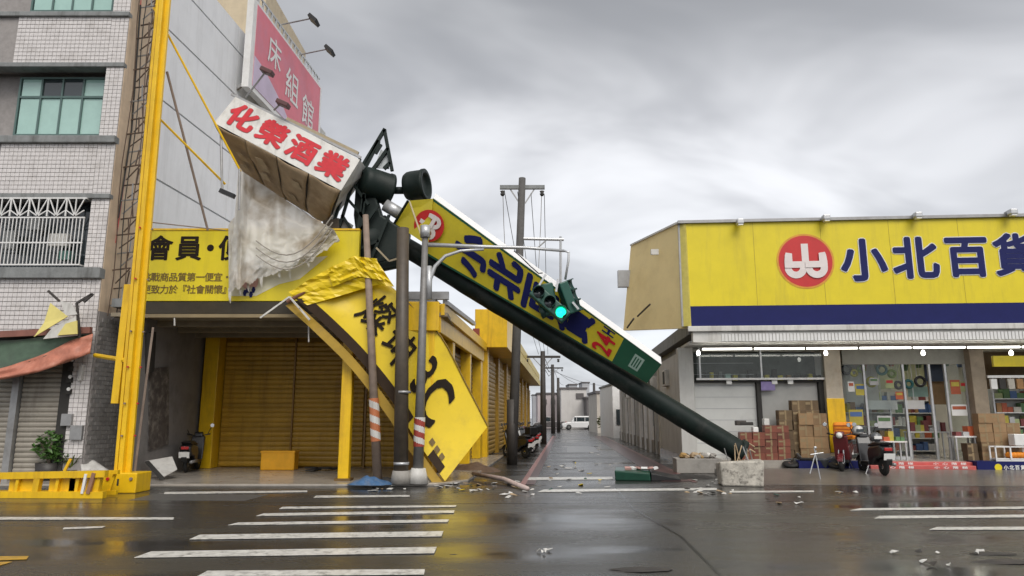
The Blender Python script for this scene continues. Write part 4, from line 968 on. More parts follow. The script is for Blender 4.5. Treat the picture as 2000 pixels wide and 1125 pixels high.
# long yellow panel hanging from the wreck to the ground
yp = thing('hanging_yellow_panel', 'long bent yellow sign panel with black characters hanging down to the pavement', 'sign', at(868, 940, 17.6)); HO = Vector(yp.location); 
LR = [((563, 570, 17.45), (704, 512, 17.75)), ((632, 632, 17.5), (752, 548, 17.75)), ((700, 700, 17.55), (806, 600, 17.75)), ((766, 784, 17.6), (862, 658, 17.85)), ((812, 858, 17.6), (908, 745, 18.0)), ((869, 940, 17.55), (953, 832, 18.05))]
LRp = [(at(*a), at(*b2)) for a, b2 in LR]
def HP(s, t_, l=0):
    k = max(0, min(s, .99999))*5; i = int(k); a = k-i
    def cat(p0, p1, p2, p3): return .5*((2*p1)+(p2-p0)*a+(2*p0-5*p1+4*p2-p3)*a*a+(3*p1-p0-3*p2+p3)*a**3)
    g_ = lambda j, e: LRp[max(0, min(5, j))][e]
    l0 = cat(*[g_(i+d-1, 0) for d in range(4)]); r0 = cat(*[g_(i+d-1, 1) for d in range(4)])
    q = l0*(1-t_)+r0*t_
    w_ = .10*noise.noise(Vector((s*5, t_*3, 1)))*max(0, 1-s*2.2) + .05*noise.noise(Vector((s*16, t_*7, 5)))*max(0, 1-s*3) + .025*math.sin(s*9+t_*2)
    return q + Vector((0, w_-l, 0)) - HO
MB().grid([[HP(i/40, j/12) for j in range(13)] for i in range(41)]).build('sheet', YELPANEL, yp, True)
MB().grid([[HP(i/40, j, .02)+Vector((0, 0, 0)) for j in (.0, .13)] for i in range(2, 30)]).build('dark_border', mat('dark_brown_trim', (.035, .02, .01), .6, spec=.2), yp, True)
MB().grid([[HP(i/40, j, .02) for j in (.0, .12)] for i in range(35, 39)]).build('dark_border', MC['dark_brown_trim'], yp, True)
MB().grid([[HP(i/40, j, -.05)+Vector((-.0, .0, -.02-.25*(.15-j))) for j in (-.13, -.02)] for i in range(2, 41)]).build('bottom_flange', mat('flange_yellow', (.40, .25, .02), .6, .1, 2, dirt=(.15, .09, .02)), yp, False)
for i in range(3): char('名佳美'[i], lambda x, y: HP(.79+i*.035+x*.03, .10+y*.16, .03), BRNTXT, yp, 0) if False else None
for ch, s, t_, hs, ht, wt in (('燦', .315, .60, .15, .54, .011), ('坤', .485, .50, .14, .50, .011), ('3', .645, .55, .13, .62, .022), ('C', .755, .52, .165, .76, .022)):
    char(ch, lambda x, y: HP(s+x*hs, t_+y*ht, .035), BLKTXT, yp, wt)
for k in range(3): MB().grid([[HP(.845+.03*k, .13, .03), HP(.845+.03*k, .2, .03)], [HP(.865+.03*k, .13, .03), HP(.865+.03*k, .2, .03)]]).build('small_print', BRNTXT, yp)
MB().tube([HP(i/20, 1.0, .02) for i in range(6, 21)], .02, 6).build('edge_bar', mat('edge_brown', (.25, .16, .03), .5), yp)
MB().tube([at(700, 512, 17.7)-HO, at(560, 590, 17.4)-HO], .05, 8).build('top_bar', mat('rail_red_brown', (.16, .07, .04), .5), yp)
for a, b_ in (((565, 580), (508, 621)), ((566, 580), (585, 602)), ((585, 602), (605, 625))): MB().bar(at(*a, 17.4)-HO, at(*b_, 17.3)-HO, .04).build('broken_batten', DIRTYW, yp)
for k, (tc2, bc2, y0, y1, sd2) in enumerate((([(566, 572), (600, 548), (650, 520), (700, 500), (738, 512)], [(600, 596), (640, 585), (690, 570), (735, 556), (770, 560)], 17.42, 17.5, 44), ([(640, 528), (690, 500), (735, 505)], [(650, 560), (700, 540), (752, 548)], 17.3, 17.38, 51))):
    rows2 = []
    for j in range(8):
        t_ = j/7; row = []
        for i in range(19):
            x_ = i/18; (ua, va), (ub, vb_) = curve(tc2, x_), curve(bc2, x_)
            w_ = .12*abs(noise.noise(Vector((x_*5+t_*3, t_*1.5-x_*3, sd2)))) + .03*noise.noise(Vector((x_*31, t_*17, sd2)))
            row.append(at(ua*(1-t_)+ub*t_, va*(1-t_)+vb_*t_, y0*(1-t_)+y1*t_ - w_)-HO)
        rows2.append(row)
    MB().grid(rows2).build('creased_top', YELPANEL, yp, False)

# ================================================================== UTILITY POLES
def utility_pole(label, bx_, by_, h, r0, lean=0, arm=1.2, m=CONCPOLE, side=None, grp=None, nm='utility_pole'):
    o = thing(nm, label, 'utility pole', (bx_, by_, 0), 0, grp)
    MB().tube([(0, 0, 0), (lean*.5, 0, h*.5), (lean, 0, h)], r0, 12, r0*.72).build('pole', m, o, True)
    if arm:
        a = MB().bar((lean-arm, 0, h-.35), (lean+arm, 0, h-.35), .12, .14).build('crossarm', LEDGE if m is CONCPOLE else m, o)
        for s in (-1, 1):
            MB().bar((lean+s*arm*.55, .02, h-.4), (lean+s*.1, .02, h-.95), .045).build('strut', GREYST, a)
            MB().lathe([(.05, -.2), (.09, -.12), (.05, -.1), (.09, -.02), (.04, 0)], 10, Matrix.Translation((lean+s*arm*.88, 0, h-.48))).build('insulator', DARK, a, True)
    return o
q = gr(1000, 908)
up = utility_pole('tall concrete utility pole with timber crossarm rising behind the fallen sign', q.x, q.y, at(1020, 348, q.y).z, .175, at(1020, 348, q.y).x-q.x, .82)
UO = Vector(up.location)
MB().tube([at(1012, 466, q.y)-UO, at(1101, 468, q.y)-UO], .055, 8).build('side_arm', LSTEEL, up); MB().tube([at(1095, 462, q.y)-UO, at(1095, 560, q.y)-UO], .045, 8).build('drop_rod', LSTEEL, up)
MB().tube([at(1066, 470, q.y)-UO, at(1050, 484, q.y)-UO], .03, 6).build('side_strut', LSTEEL, up)
for s in (-1, 1):
    MB().tube([at(1020+s*38, 372, q.y)-UO, at(1020+s*36, 440, q.y+2)-UO, at(1020+s*30, 560, q.y+8)-UO], .012, 5).build('wire', GREYST, up)
MB().tube([(0, -.0, .0), (0, 0, 2.2)], .182, 12).build('painted_foot', POLEDK, up, True)
for (u, v0, v1, Y, r_, lab) in ((1060, 686, 846, 44, .2, 'dark utility pole beside the far end of the parked scooters'), (1079, 712, 826, 72, .22, 'utility pole with crossarm standing before the far white house'), (1090, 738, 822, 80, .2, 'slim bare utility pole just past the crossarm pole'), (1160, 748, 826, 84, .2, 'utility pole beside the white car at the alley end')):
    t_ = at(u, v0, Y); utility_pole(lab, t_.x, Y, t_.z, r_, 0, 1.1 if u in (1079, 1060) else 0, POLEDK)
# overhead wires down the alley
wr = thing('overhead_wire', 'thin overhead wires running down the alley between the poles', 'wires', (0, 44, 0))
for k in range(3):
    a = at(1060, 690+12*k, 44); b_ = at(1079, 716+6*k, 72); m_ = (a+b_)/2 - Vector((0, 0, .5))
    MB().tube([a-Vector((0, 44, 0)), m_-Vector((0, 44, 0)), b_-Vector((0, 44, 0))], .02, 5).build('wire', DARK, wr)

for k in range(4):
    a = at(985+26*k, 372, 24.2); b_ = at(1052+6*k, 692, 44); a.z -= .05*k; prev_ = [a*(1-i/8)+b_*(i/8) - Vector((0, 0, .7*math.sin(3.1416*i/8))) - Vector((0, 44, 0)) for i in range(9)]
    MB().tube(prev_, .012, 5).build('wire', DARK, wr)
for k in range(3):
    a = at(1079, 714+5*k, 72); b_ = Vector((8+4*k, 110, 6.5)); MB().tube([(a*(1-i/6)+b_*(i/6)) - Vector((0, 0, .6*math.sin(3.1416*i/6))) - Vector((0, 44, 0)) for i in range(7)], .02, 5).build('wire', DARK, wr)
# ================================================================== ALLEY RIGHT and the far end
def wr_(Y): return 6.0 + AL*(Y-25.5)
aw2 = thing('side_range', 'long white side wall with posts and pipes running down the alley', 'building', (wr_(23), 23, 0)); A2 = Vector((wr_(23), 23, 0))
def rb_(ya, yb_, d0, d1, z0, z1): return MB().slab([Vector(p)-A2 for p in ((wr_(ya)+d0, ya, z0), (wr_(ya)+d1, ya, z0), (wr_(yb_)+d1, yb_, z0), (wr_(yb_)+d0, yb_, z0))], (0, 0, z1-z0))
rb_(22.9, 54, .05, 6, 0, 3.9).build('wall', WHITE, aw2)
rb_(22.9, 54, -.12, .05, 3.7, 4.0).build('eave', LEDGE, aw2)
rb_(22.9, 54, -.03, .05, 0, .55).build('plinth', CONC, aw2)
for k in range(14):
    ya = 23.1 + k*2.2
    rb_(ya, ya+.28, -.1, .05, 0, 3.7).build('post', WHITE if k % 4 else OFFW, aw2)
    if k % 2 == 0: rb_(ya+.8, ya+1.7, .0, .06, 1.2, 2.7).build('window', GLDK, aw2)
    else: rb_(ya+.6, ya+1.8, .0, .06, .1, 2.6).build('door', mat('grey_door', (.3, .3, .3), .5, .2, 4, dirt=GRIME), aw2)
    MB().tube([Vector((wr_(ya+.5)-.06, ya+.5, 0))-A2, Vector((wr_(ya+.5)-.06, ya+.5, 3.7))-A2], .05, 6).build('pipe', LSTEEL if k % 2 else DARK, aw2)
for k, ya in enumerate((26.3, 31.0, 37.2, 43.5)):
    ac = rb_(ya, ya+.85, -.38, .04, 2.75, 3.35).build('air_conditioner', DIRTYW, aw2, bevel=.02)
    rb_(ya+.12, ya+.6, -.392, -.381, 2.82, 3.28).build('fan_grille', DARK, ac)
wh = thing('white_house', 'narrow white house end at the far right of the alley', 'building', (at(1198, 840, 56).x, 56, 0))
w_ = at(1214, 800, 56).x - at(1197, 800, 56).x; h_ = at(1200, 752, 56).z
MB().box((0, 0, 0), (w_+3, 8, h_)).build('wall', WHITE, wh); MB().box((.25, -.05, 1), (.6, .02, 2.2)).build('window', GLDK, wh); MB().box((-.1, -.1, h_), (w_+3, 8, h_+.15)).build('roof_edge', LEDGE, wh)
def farhouse(label, u0, u1, v0, Y, m, dep=8, wins=(), name='far_house'):
    a, b_ = at(u0, 800, Y), at(u1, 800, Y); h = at(u0, v0, Y).z
    o = thing(name, label, 'building', (a.x, Y, 0)); ww = b_.x-a.x
    MB().box((0, 0, 0), (ww, dep, h)).build('wall', m, o); MB().box((-.15, -.15, h), (ww+.15, dep, h+.25)).build('roof', FARD, o)
    for (fu0, fv0, fu1, fv1, mm) in wins:
        p0 = at(fu0, fv1, Y-.1)-Vector(o.location); p1 = at(fu1, fv0, Y-.1)-Vector(o.location); MB().box((p0.x, -.12, p0.z), (p1.x, -.02, p1.z)).build('window', mm, o)
    return o
farhouse('blank white house wall closing the alley behind the cars', 1096, 1146, 760, 104, FARW, 8, [(1125, 768, 1140, 779, FARD)])
farhouse('dark grey two storey house beside the blank white wall', 1146, 1172, 778, 100, FARD, 8, [(1150, 806, 1158, 815, PLATE)])
farhouse('low pinkish house behind the parked dark car', 1050, 1096, 770, 108, mat('far_pink', (.48, .42, .42), .7, .08, .6), 8, [(1062, 780, 1068, 790, FARD), (1076, 780, 1084, 790, FARD)])
farhouse('pale house with dark balcony near the roadside shrub', 1166, 1200, 768, 74, mat('far_cream', (.52, .48, .42), .7, .1, .8), 8, [(1176, 786, 1194, 795, FARD), (1183, 806, 1190, 826, FARD), (1176, 776, 1192, 780, LEDGE)])
farhouse('distant grey block rising over the white wall', 1112, 1128, 752, 150, mat('far_grey', (.36, .37, .39), .8, .1, .3)); farhouse('distant pale block rising beside the dark house', 1138, 1152, 748, 160, mat('far_grey2', (.45, .46, .48), .8, .1, .3))
farhouse('wide distant low block along the skyline', 1040, 1230, 772, 190, mat('far_grey', (0, 0, 0)))
farhouse('dark shop sign board house above the white car', 1126, 1164, 764, 98, FARD, 1.2, [(1134, 768, 1141, 777, FARW), (1146, 768, 1154, 777, FARW)]) if False else None

# roadside shrub
sb = thing('roadside_shrub', 'small yellowish shrub at the roadside by the pale house', 'plant', gr(1182, 850))
m_ = MB(); leafy(m_, (0, 0, 1.2), .75, 300, .16); m_.build('foliage', mat('pale_leaf', (.20, .22, .08), .6, .3, 5), sb); MB().tube([(0, 0, 0), (.05, 0, .9)], .06, 6).build('stem', POLEBR, sb)

# cars at the end
def car(name, label, loc, rz, m, L_=4.5, h=1.75, kind=0):
    c0 = thing(name, label, 'car', loc, rz)
    hw = .88
    low = [(-L_/2, .42), (-L_/2+.05, .85), (-L_/2+.25, 1.02), (L_/2-1.15, 1.0), (L_/2-.2, .86), (L_/2, .62), (L_/2-.05, .35), (L_/2-.5, .25), (-L_/2+.4, .25)]
    MB().slab([(x, -hw, z) for x, z in low], (0, 2*hw, 0)).build('body', m, c0, bevel=.06)
    gh = [(-L_/2+.18, 1.0), (-L_/2+.45, h-.08), (-L_/2+.8, h), (.25, h), (.6, h-.05), (L_/2-1.2, 1.0)]
    if kind: gh = [(-.3, 1.0), (-.2, h-.05), (.5, h), (.75, h-.08), (L_/2-1.1, 1.0)]
    MB().slab([(x, -hw+.08, z) for x, z in gh], (0, 2*hw-.16, 0)).build('cabin', m, c0, bevel=.07)
    xs = [(-L_/2+.55, -.75), (-.68, .35), (.42, L_/2-1.55)] if not kind else [(0, .6)]
    for s in (-1, 1):
        for xa_, xb_ in xs:
            MB().box((xa_, s*(hw-.075), 1.06), (xb_, s*(hw-.07)+s*.006, h-.16)).build('side_window', GLDK, c0)
    for wx in (-L_/2+.85, L_/2-.85):
        for s in (-1, 1):
            Mx = Matrix.Translation((wx, s*(hw-.08), .34)) @ Matrix.Rotation(R(90), 4, 'X')
            wl = MB().lathe([(.2, -.11), (.34, -.1), (.34, .1), (.2, .11)], 18, Mx).build('wheel', TYRE, c0, True)
            MB().lathe([(.2, -.12), (.2, .12)], 14, Mx).build('rim', CHROME, wl)
    for s in (-1, 1):
        MB().cb((L_/2-.1, s*.6, .72), (.12, .35, .14)).build('headlight', HEADL, c0); MB().cb((-L_/2+.04, s*.72, .85), (.1, .2, .3)).build('tail_light', REDGLOW, c0)
    return c0
q = gr(1131, 839); car('parked_car', 'white sport utility car standing across the alley end', (q.x, q.y, 0), math.pi, CARW)
q = gr(1084, 838); car('pickup_truck', 'dark grey pickup truck beside the white car', (q.x-.6, q.y+2, 0), math.pi, CARD2, 4.6, 1.7, 1)

# ================================================================== SCOOTERS
def scooter(label, loc, rz, body, group=None, lean=0, seat_m=BLACK, box=False):
    s = thing('scooter', label, 'scooter', loc, rz, group); s.rotation_euler = (lean, 0, rz)
    for wx in (-.60, .62):
        Mx = Matrix.Translation((wx, 0, .23)) @ Matrix.Rotation(R(90), 4, 'X')
        wl = MB().lathe([(.14, -.045), (.2, -.05), (.23, -.02), (.23, .02), (.2, .05), (.14, .045)], 18, Mx).build('wheel', TYRE, s, True)
        MB().lathe([(.14, -.03), (.04, -.05), (.04, .05), (.14, .03)], 12, Mx).build('rim', CHROME, wl)
    rear = [(-.88, .58), (-.92, .72), (-.72, .80), (-.1, .72), (-.02, .58), (-.05, .34), (-.3, .26), (-.5, .44), (-.74, .48)]
    MB().slab([(x, -.16, z) for x, z in rear], (0, .32, 0)).build('rear_body', body, s, bevel=.05)
    MB().box((-.1, -.17, .24), (.36, .17, .34)).build('floorboard', BLACK, s, bevel=.02)
    shl = [(.30, .30), (.36, .32), (.50, .78), (.56, .98), (.47, .99), (.40, .80)]
    MB().slab([(x, -.19, z) for x, z in shl], (0, .38, 0)).build('leg_shield', body, s, bevel=.05)
    MB().slab([(x, -.075, z) for x, z in ((.36, .42), (.5, .52), (.66, .5), (.86, .36), (.88, .3), (.7, .46), (.5, .44))], (0, .15, 0)).build('front_fender', body, s, bevel=.02)
    st = [(-.80, .79), (-.86, .86), (-.5, .88), (-.1, .80), (-.02, .73), (-.2, .74)]
    MB().slab([(x, -.14, z) for x, z in st], (0, .28, 0)).build('seat', seat_m, s, bevel=.04)
    MB().tube([(.44, -.34, 1.05), (.5, -.1, 1.0), (.5, .1, 1.0), (.44, .34, 1.05)], .018, 8).build('handlebar', BLACK, s, True)
    MB().slab([(x, -.12, z) for x, z in ((.42, .96), (.58, .94), (.64, 1.04), (.54, 1.12), (.44, 1.08))], (0, .24, 0)).build('handlebar_cowl', body, s, bevel=.03)
    for sd_ in (-1, 1):
        mr = MB().tube([(.46, sd_*.26, 1.05), (.44, sd_*.36, 1.26)], .01, 6).build('mirror', BLACK, s)
        MB().lathe([(.055, -.012), (.06, 0), (.05, .012)], 12, Matrix.Translation((.44, sd_*.38, 1.3)) @ Matrix.Rotation(R(90), 4, 'Y')).build('mirror_glass', CHROME, mr)
        MB().tube([(.62, sd_*.07, .23), (.5, sd_*.06, .6)], .02, 6).build('fork', CHROME, s)
    MB().lathe([(.07, 0), (.085, .03), (.03, .06)], 14, Matrix.Translation((.6, 0, 1.0)) @ Matrix.Rotation(R(80), 4, 'Y')).build('headlight', HEADL, s, True)
    MB().cb((-.915, 0, .69), (.04, .2, .08)).build('tail_light', REDGLOW, s, bevel=.01)
    MB().cb((-.95, 0, .50), (.012, .28, .17), Matrix.Rotation(R(-15), 4, 'Y')).build('number_plate', PLATE, s)
    MB().slab([(x, -.07, z) for x, z in ((-.9, .6), (-.95, .42), (-.92, .3), (-.86, .5))], (0, .14, 0)).build('rear_fender', BLACK, s)
    MB().tube([(-.15, -.17, .3), (-.85, -.17, .3)], .045, 8).build('exhaust', GREYST, s, True)
    MB().tube([(-.05, .12, .28), (-.08, .25, .01)], .012, 6).build('kickstand', CHROME, s)
    if box: MB().box((-1.05, -.2, .88), (-.68, .2, 1.2)).build('top_box', BLACK, s, bevel=.04)
    return s
BK = mat('scooter_black', (.015, .015, .017), .3, .1, 5, coat=.4); MR = mat('scooter_maroon', (.12, .012, .016), .3, .1, 5, coat=.4); DG = mat('scooter_grey', (.08, .085, .09), .3, .1, 5, coat=.4); SW = mat('scooter_white', (.55, .55, .54), .3, .1, 5, coat=.4)
q = gr(362, 922, .06); scooter('black scooter with white plate parked in the yellow porch', (q.x, q.y+.4, .06), R(100), BK)
q = gr(1738, 936, .02); q.z = .07; s2 = scooter('black scooter seen from behind with helmets on its seat', (q.x, q.y+.8, .09), R(88), BK)
hm = MB().lathe([(.10, 0), (.145, .05), (.15, .12), (.12, .2), (.06, .24)], 16).build('helmet', DG, None, True); hm.location = (q.x-.05, q.y+.45, .96); tag(hm, 'dark grey helmet resting on the black scooter seat', 'helmet')
MB().box((-.1, -.15, .07), (.1, -.13, .15)).build('visor', HEADL, hm)
hm = MB().lathe([(.10, 0), (.145, .05), (.15, .12), (.12, .2), (.06, .24)], 16).build('helmet', SW, None, True); hm.location = (q.x-.12, q.y+1.25, 1.13); tag(hm, 'white helmet hung on the black scooter handlebar', 'helmet')
MB().box((-.1, -.15, .07), (.1, -.13, .15)).build('visor', GLDK, hm)
q = gr(1668, 930); s1 = scooter('maroon scooter standing before the yellow wrapped pillar', (q.x, q.y+.5, .1), R(-122), MR)
ob_ = MB().box((-.28, -.2, 0), (.28, .2, .50)).build('delivery_bag', ORBAG, None, bevel=.08); ob_.location = (q.x+.24, q.y+.88, .96); ob_.rotation_euler = (0, 0, R(-122+90)); tag(ob_, 'orange padded bag on the maroon scooter seat', 'bag')
for k in range(4): MB().box((-.24, -.209, .08+k*.1), (.24, -.201, .12+k*.1)).build('strap', mat('bag_stripe', (.5, .12, .01), .5), ob_)
q = gr(1610, 930); s3 = scooter('fallen dark scooter lying on its side near the shop steps', (q.x, q.y+.6, .19), R(160), DG, None, R(72))
st_ = thing('folding_stand', 'thin chrome folding stand leaning beside the fallen scooter', 'stand', gr(1602, 940)); q = Vector(st_.location)
for a, b_ in (((1590, 874), (1603, 940)), ((1583, 888), (1608, 884)), ((1594, 880), (1582, 925))): MB().tube([at(*a, q.y+.1)-q, at(*b_, q.y+.05)-q], .014, 6).build('leg', LSTEEL, st_)
MB().cb(at(1592, 874, q.y+.1)-q, (.07, .06, .06)).build('head', LSTEEL, st_, bevel=.02)
# row in the alley
cols = [BK, MR, DG, BK, SW, BK, DG, MR, BK]
for k in range(9):
    Y = 29.0 + k*1.35; X = xl(Y) + 1.25 + rnd.uniform(-.08, .08)
    scooter(['black', 'maroon', 'dark grey', 'black', 'white', 'black', 'dark grey', 'maroon', 'black'][k] + ' scooter, ' + ['first', 'second', 'third', 'fourth', 'fifth', 'sixth', 'seventh', 'eighth', 'ninth'][k] + ' in the alley row from the concrete utility pole', (X, Y, .004), R(128)+rnd.uniform(-.12, .12), cols[k], 'scooters parked along the alley', box=(k % 3 == 1))

# ================================================================== RIGHT: variety shop
S0 = Vector((5.24, 20.5, 0)); SX = Vector((math.cos(AROT), math.sin(AROT), 0)); SYv = Vector((-math.sin(AROT), math.cos(AROT), 0))
SM = Matrix.Translation(S0) @ Matrix.Rotation(AROT, 4, 'Z'); SMI = SM.inverted()
def sl(u, v, yl):                          # photograph point on the plane yl behind the sign, in the shop's own frame
    return SMI @ hit(u, v, S0 + SYv*yl, SYv)
vs_ = thing('variety_shop', 'single storey variety shop with lit open front and white canopy', 'building', S0, AROT)
sg2 = thing('shop_sign', 'large yellow shop sign with navy characters and round red emblem', 'sign', SM @ Vector((0, 0, sl(1350, 637, 0).z)), AROT)
S2O = Vector((0, 0, sl(1350, 637, 0).z))
z0, zn, z1 = sl(1350, 637, 0).z, sl(1350, 598, 0).z, sl(1340, 437, 0).z
XL = 13.5
MB().box(Vector((0, .004, zn))-S2O, Vector((XL, .3, z1))-S2O).build('yellow_board', YELSIGN, sg2)
MB().box(Vector((.0, .0, z0))-S2O, Vector((XL, .3, zn-.003))-S2O).build('navy_band', NAVY, sg2)
MB().box(Vector((-.25, -.08, z1+.002))-S2O, Vector((XL, .35, z1+.09))-S2O).build('top_trim', GREYST, sg2)
def s2f(u, v, px):
    c0 = sl(u, v, 0); k = (sl(u+px, v, 0)-c0).x
    return lambda x, y, l=0: c0 + Vector((x*k, -l-.002, y*k)) - S2O
emblem(s2f(1573, 510, 106), sg2)
ring = MB(); f_ = s2f(1573, 510, 106); n = 48
for i in range(n):
    a0, a1 = 6.2832*i/n, 6.2832*(i+1)/n
    ring.add([f_(r_*math.cos(a), r_*math.sin(a), .003) for r_, a in ((.5, a0), (.535, a0), (.535, a1), (.5, a1))], [(0, 1, 2, 3)])
ring.build('emblem_ring', mat('ring_orange', (.65, .30, .03), .5), sg2)
for ch, u, v, px in (('小', 1686, 507, 92), ('北', 1787, 503, 92), ('百', 1888, 500, 90), ('貨', 1984, 497, 92)):
    fb = s2f(u, v, px)
    char(ch, lambda x, y: fb(x, y, .006), WHITE, sg2, .052, 'character_outline')
    char(ch, lambda x, y: fb(x, y, .016), NAVY, sg2, .032)
for u, v in ((1445, 432), (1613, 424), (1792, 419), (1977, 413)):
    c0 = sl(u, v, -.25)-S2O
    lp = MB().cb(c0+Vector((0, 0, -.02)), (.2, .22, .16)).build('floodlight', LSTEEL, sg2, bevel=.03)
    MB().bar(c0+Vector((0, .05, .06)), c0+Vector((0, .35, .04)), .05).build('floodlight_arm', GREYST, lp); MB().cb(c0+Vector((0, -.02, -.12)), (.14, .14, .04)).build('floodlight_glass', HEADL, lp)
for k in range(1, 7):
    MB().box(Vector((k*1.95, -.0015, zn))-S2O, Vector((k*1.95+.012, .003, z1))-S2O).build('panel_seam', mat('seam_yellow', (.45, .36, .03), .6), sg2)
# side sign flaring over the alley
ss = thing('side_sign', 'plain tan side sign flaring out over the alley beside the shop', 'sign', (4.9, 21, 4.2)); XO = Vector((4.9, 21, 4.2))
zt2 = z1+.02
_sq = [Vector(p) for p in ((5.0, 20.62, z0-.05), (3.72, 23.4, 4.45), (4.06, 23.4, zt2), (5.02, 20.62, zt2))]
_g = MB(); _a = [[bilerp(_sq, i/8, j/8)-XO for i in range(9)] for j in range(9)]; _c = [[p+Vector((.2, .06, 0)) for p in r_] for r_ in _a]
_g.grid(_a); _g.grid(_c); _g.grid([_a[0], _c[0]]); _g.grid([_a[8], _c[8]]); _g.grid([[r_[8] for r_ in _a], [r_[8] for r_ in _c]]); _g.grid([[r_[0] for r_ in _a], [r_[0] for r_ in _c]])
_g.build('board', TAN, ss)
a_, b_ = at(1343, 447, 20.45), at(1316, 447, 20.62)
MB().slab([Vector(p)-XO for p in ((5.2, 20.46, z1), (5.03, 20.60, z1), (5.0, 20.60, z0), (5.22, 20.46, z0))], (.06, .06, 0)).build('corner_panel', mat('corner_yellow', (.58, .50, .12), .5), ss)
MB().bar(Vector((5.02, 20.59, z0))-XO, Vector((5.04, 20.59, z1+.1))-XO, .05).build('corner_post', GREYST, ss)
MB().bar(Vector((5.0, 20.6, zt2+.03))-XO, Vector((4.06, 23.4, zt2+.03))-XO, .06).build('top_trim', DIRTYW, ss)
MB().box(at(1208, 560, 23.3)-XO, at(1232, 530, 23.5)-XO).build('junction_box', GREYST, ss)
for a, b2 in (((1245, 618), (1270, 594)), ((1225, 640), (1238, 622))): MB().bar(at(*a, 22.45)-XO, at(*b2, 21.6)-XO, .04).build('scrape', POLEDK, ss)
MB().box(at(1272, 497, 21.3)-XO, at(1285, 488, 21.4)-XO).build('lamp_mount', DIRTYW, ss)
# roof, canopy, soffit
def vb(a, b2): return MB().box(a, b2)
vb((0, .3, z0-.2), (XL, 9.5, z0+.2)).build('roof', LEDGE, vs_); vb((.3, .32, z0+.2), (XL, .8, z1-.4)).build('sign_backing', LEDGE, vs_)
vb((-.1, -.1, z0-.17), (XL, .0-.003, z0-.01)).build('canopy_gutter', DIRTYW, vs_, bevel=.02)
zc = sl(1400, 668, 0).z; 
vb((0.05, -.02, zc), (XL, .28, z0-.18)).build('canopy_fascia', DIRTYW, vs_)
cme = MB().box((-.035, -.018, -.12), (.035, .0, .1)).mesh('corrugation', WHITE)
for i in range(130): inst('corrugation', cme, vs_, (.9+i*.097, -.022, (zc+z0-.2)/2))
vb((0, .28, zc-.02), (XL, 1.9, zc+.06)).build('soffit', OFFW, vs_)
zt3 = sl(1500, 681, .3).z
for i in range(9):
    xa_ = sl(1372, 681, .3).x + i*1.5; vb((xa_, .275, zt3-.024), (xa_+1.42, .325, zt3+.024)).build('fluorescent_tube', TUBE, vs_)
    vb((xa_-.05, .24, zt3-.0), (xa_+1.44, .36, zt3+.09)) if False else None
for u in (1364, 1613, 1803, 1975):
    c0 = sl(u, 690, .3); MB().lathe([(.02, .09), (.05, .04), (.055, -.02), (.03, -.06)], 12, Matrix.Translation(c0)).build('floodlight', BULB, vs_, True)
# floor and plinth
zfz = .36
vb((.2, .9, 0), (XL, 9.5, zfz)).build('floor', FLOOR, vs_)
# walls inside
vb((.1, 8.6, zfz), (XL, 8.8, zc)).build('back_wall', mat('shop_wall', (.55, .52, .44), .7, .1, 2), vs_)
vb((0.15, 1.55, zfz), (.3, 8.6, zc)).build('end_wall', OFFW, vs_)
vb((.3, 1.9, zc-.12), (XL, 8.6, zc-.04)).build('ceiling', mat('shop_ceiling', (.6, .58, .5), .7, .1, 2), vs_)
for i in range(4):
    for j in range(2): vb((1.2+i*3.0, 3.0+j*2.6, zc-.16), (2.6+i*3.0, 3.25+j*2.6, zc-.125)).build('ceiling_light', PANELL, vs_)
PYl = 1.4
def pillar(u0, u1, nm, m, v=800, ya=PYl, yb_=PYl+.35, z0_=None, z1_=None):
    return vb((sl(u0, v, ya).x, ya, z0_ if z0_ is not None else zfz), (sl(u1, v, ya).x, yb_, z1_ if z1_ is not None else zc-.02)).build(nm, m, vs_, bevel=.015)
pillar(1328, 1357, 'pillar', OFFW, 780, PYl, PYl+.4, 0); 
zy = sl(1630, 778, PYl).z
pillar(1617, 1650, 'pillar', mat('stained_pillar', (.45, .40, .32), .6, .15, 3, dirt=(.3, .2, .1), damt=.5)); pillar(1616, 1651, 'pillar_wrap', YEL, 800, PYl-.03, PYl-.003, zfz, zy)
pillar(1906, 1934, 'pillar', mat('brown_pillar', (.27, .22, .16), .6, .2, 3)); pillar(2070, 2100, 'pillar', OFFW)
# bay one: raised display window above white panels
zr = sl(1480, 740, 1.5).z
def fx(u, y=1.5): return sl(u, 740, y).x
vb((fx(1360), 1.46, zr-.03), (fx(1612), 1.54, zr+.03)).build('window_rail', WHITE, vs_)
for u in (1368, 1488, 1612): vb((fx(u)-.025, 1.47, zr+.03), (fx(u)+.025, 1.53, zc-.03)).build('window_post', LSTEEL, vs_)
vb((fx(1362), 1.49, zr+.03), (fx(1486), 1.5, zc-.2)).build('pane', GCLEAR, vs_); vb((fx(1490), 1.49, zr+.03), (fx(1610), 1.5, zc-.2)).build('pane', GCLEAR, vs_)
vb((fx(1358), 2.4, zr-.1), (fx(1614), 2.5, zc-.1)).build('display_back', mat('display_dark', (.06, .07, .065), .5, .3, 4), vs_)
vb((fx(1358), 1.56, zr-.1), (fx(1614), 2.4, zr-.04)).build('display_shelf', DARK, vs_)
vb((fx(1358), 1.75, zfz), (fx(1478), 1.85, zr-.1)).build('white_panel', mat('white_panel', (.62, .63, .61), .4, .05, 2, dirt=(.45, .45, .43), damt=.4), vs_)
vb((fx(1488), 1.75, zfz), (fx(1600), 1.85, zr-.1)).build('white_panel', mat('grey_panel', (.42, .42, .40), .4, .08, 2), vs_)
for k in range(9): vb((fx(1359), 1.742, zfz+.35*k+.1), (fx(1477), 1.748, zfz+.35*k+.112)).build('panel_joint', SEAM, vs_)
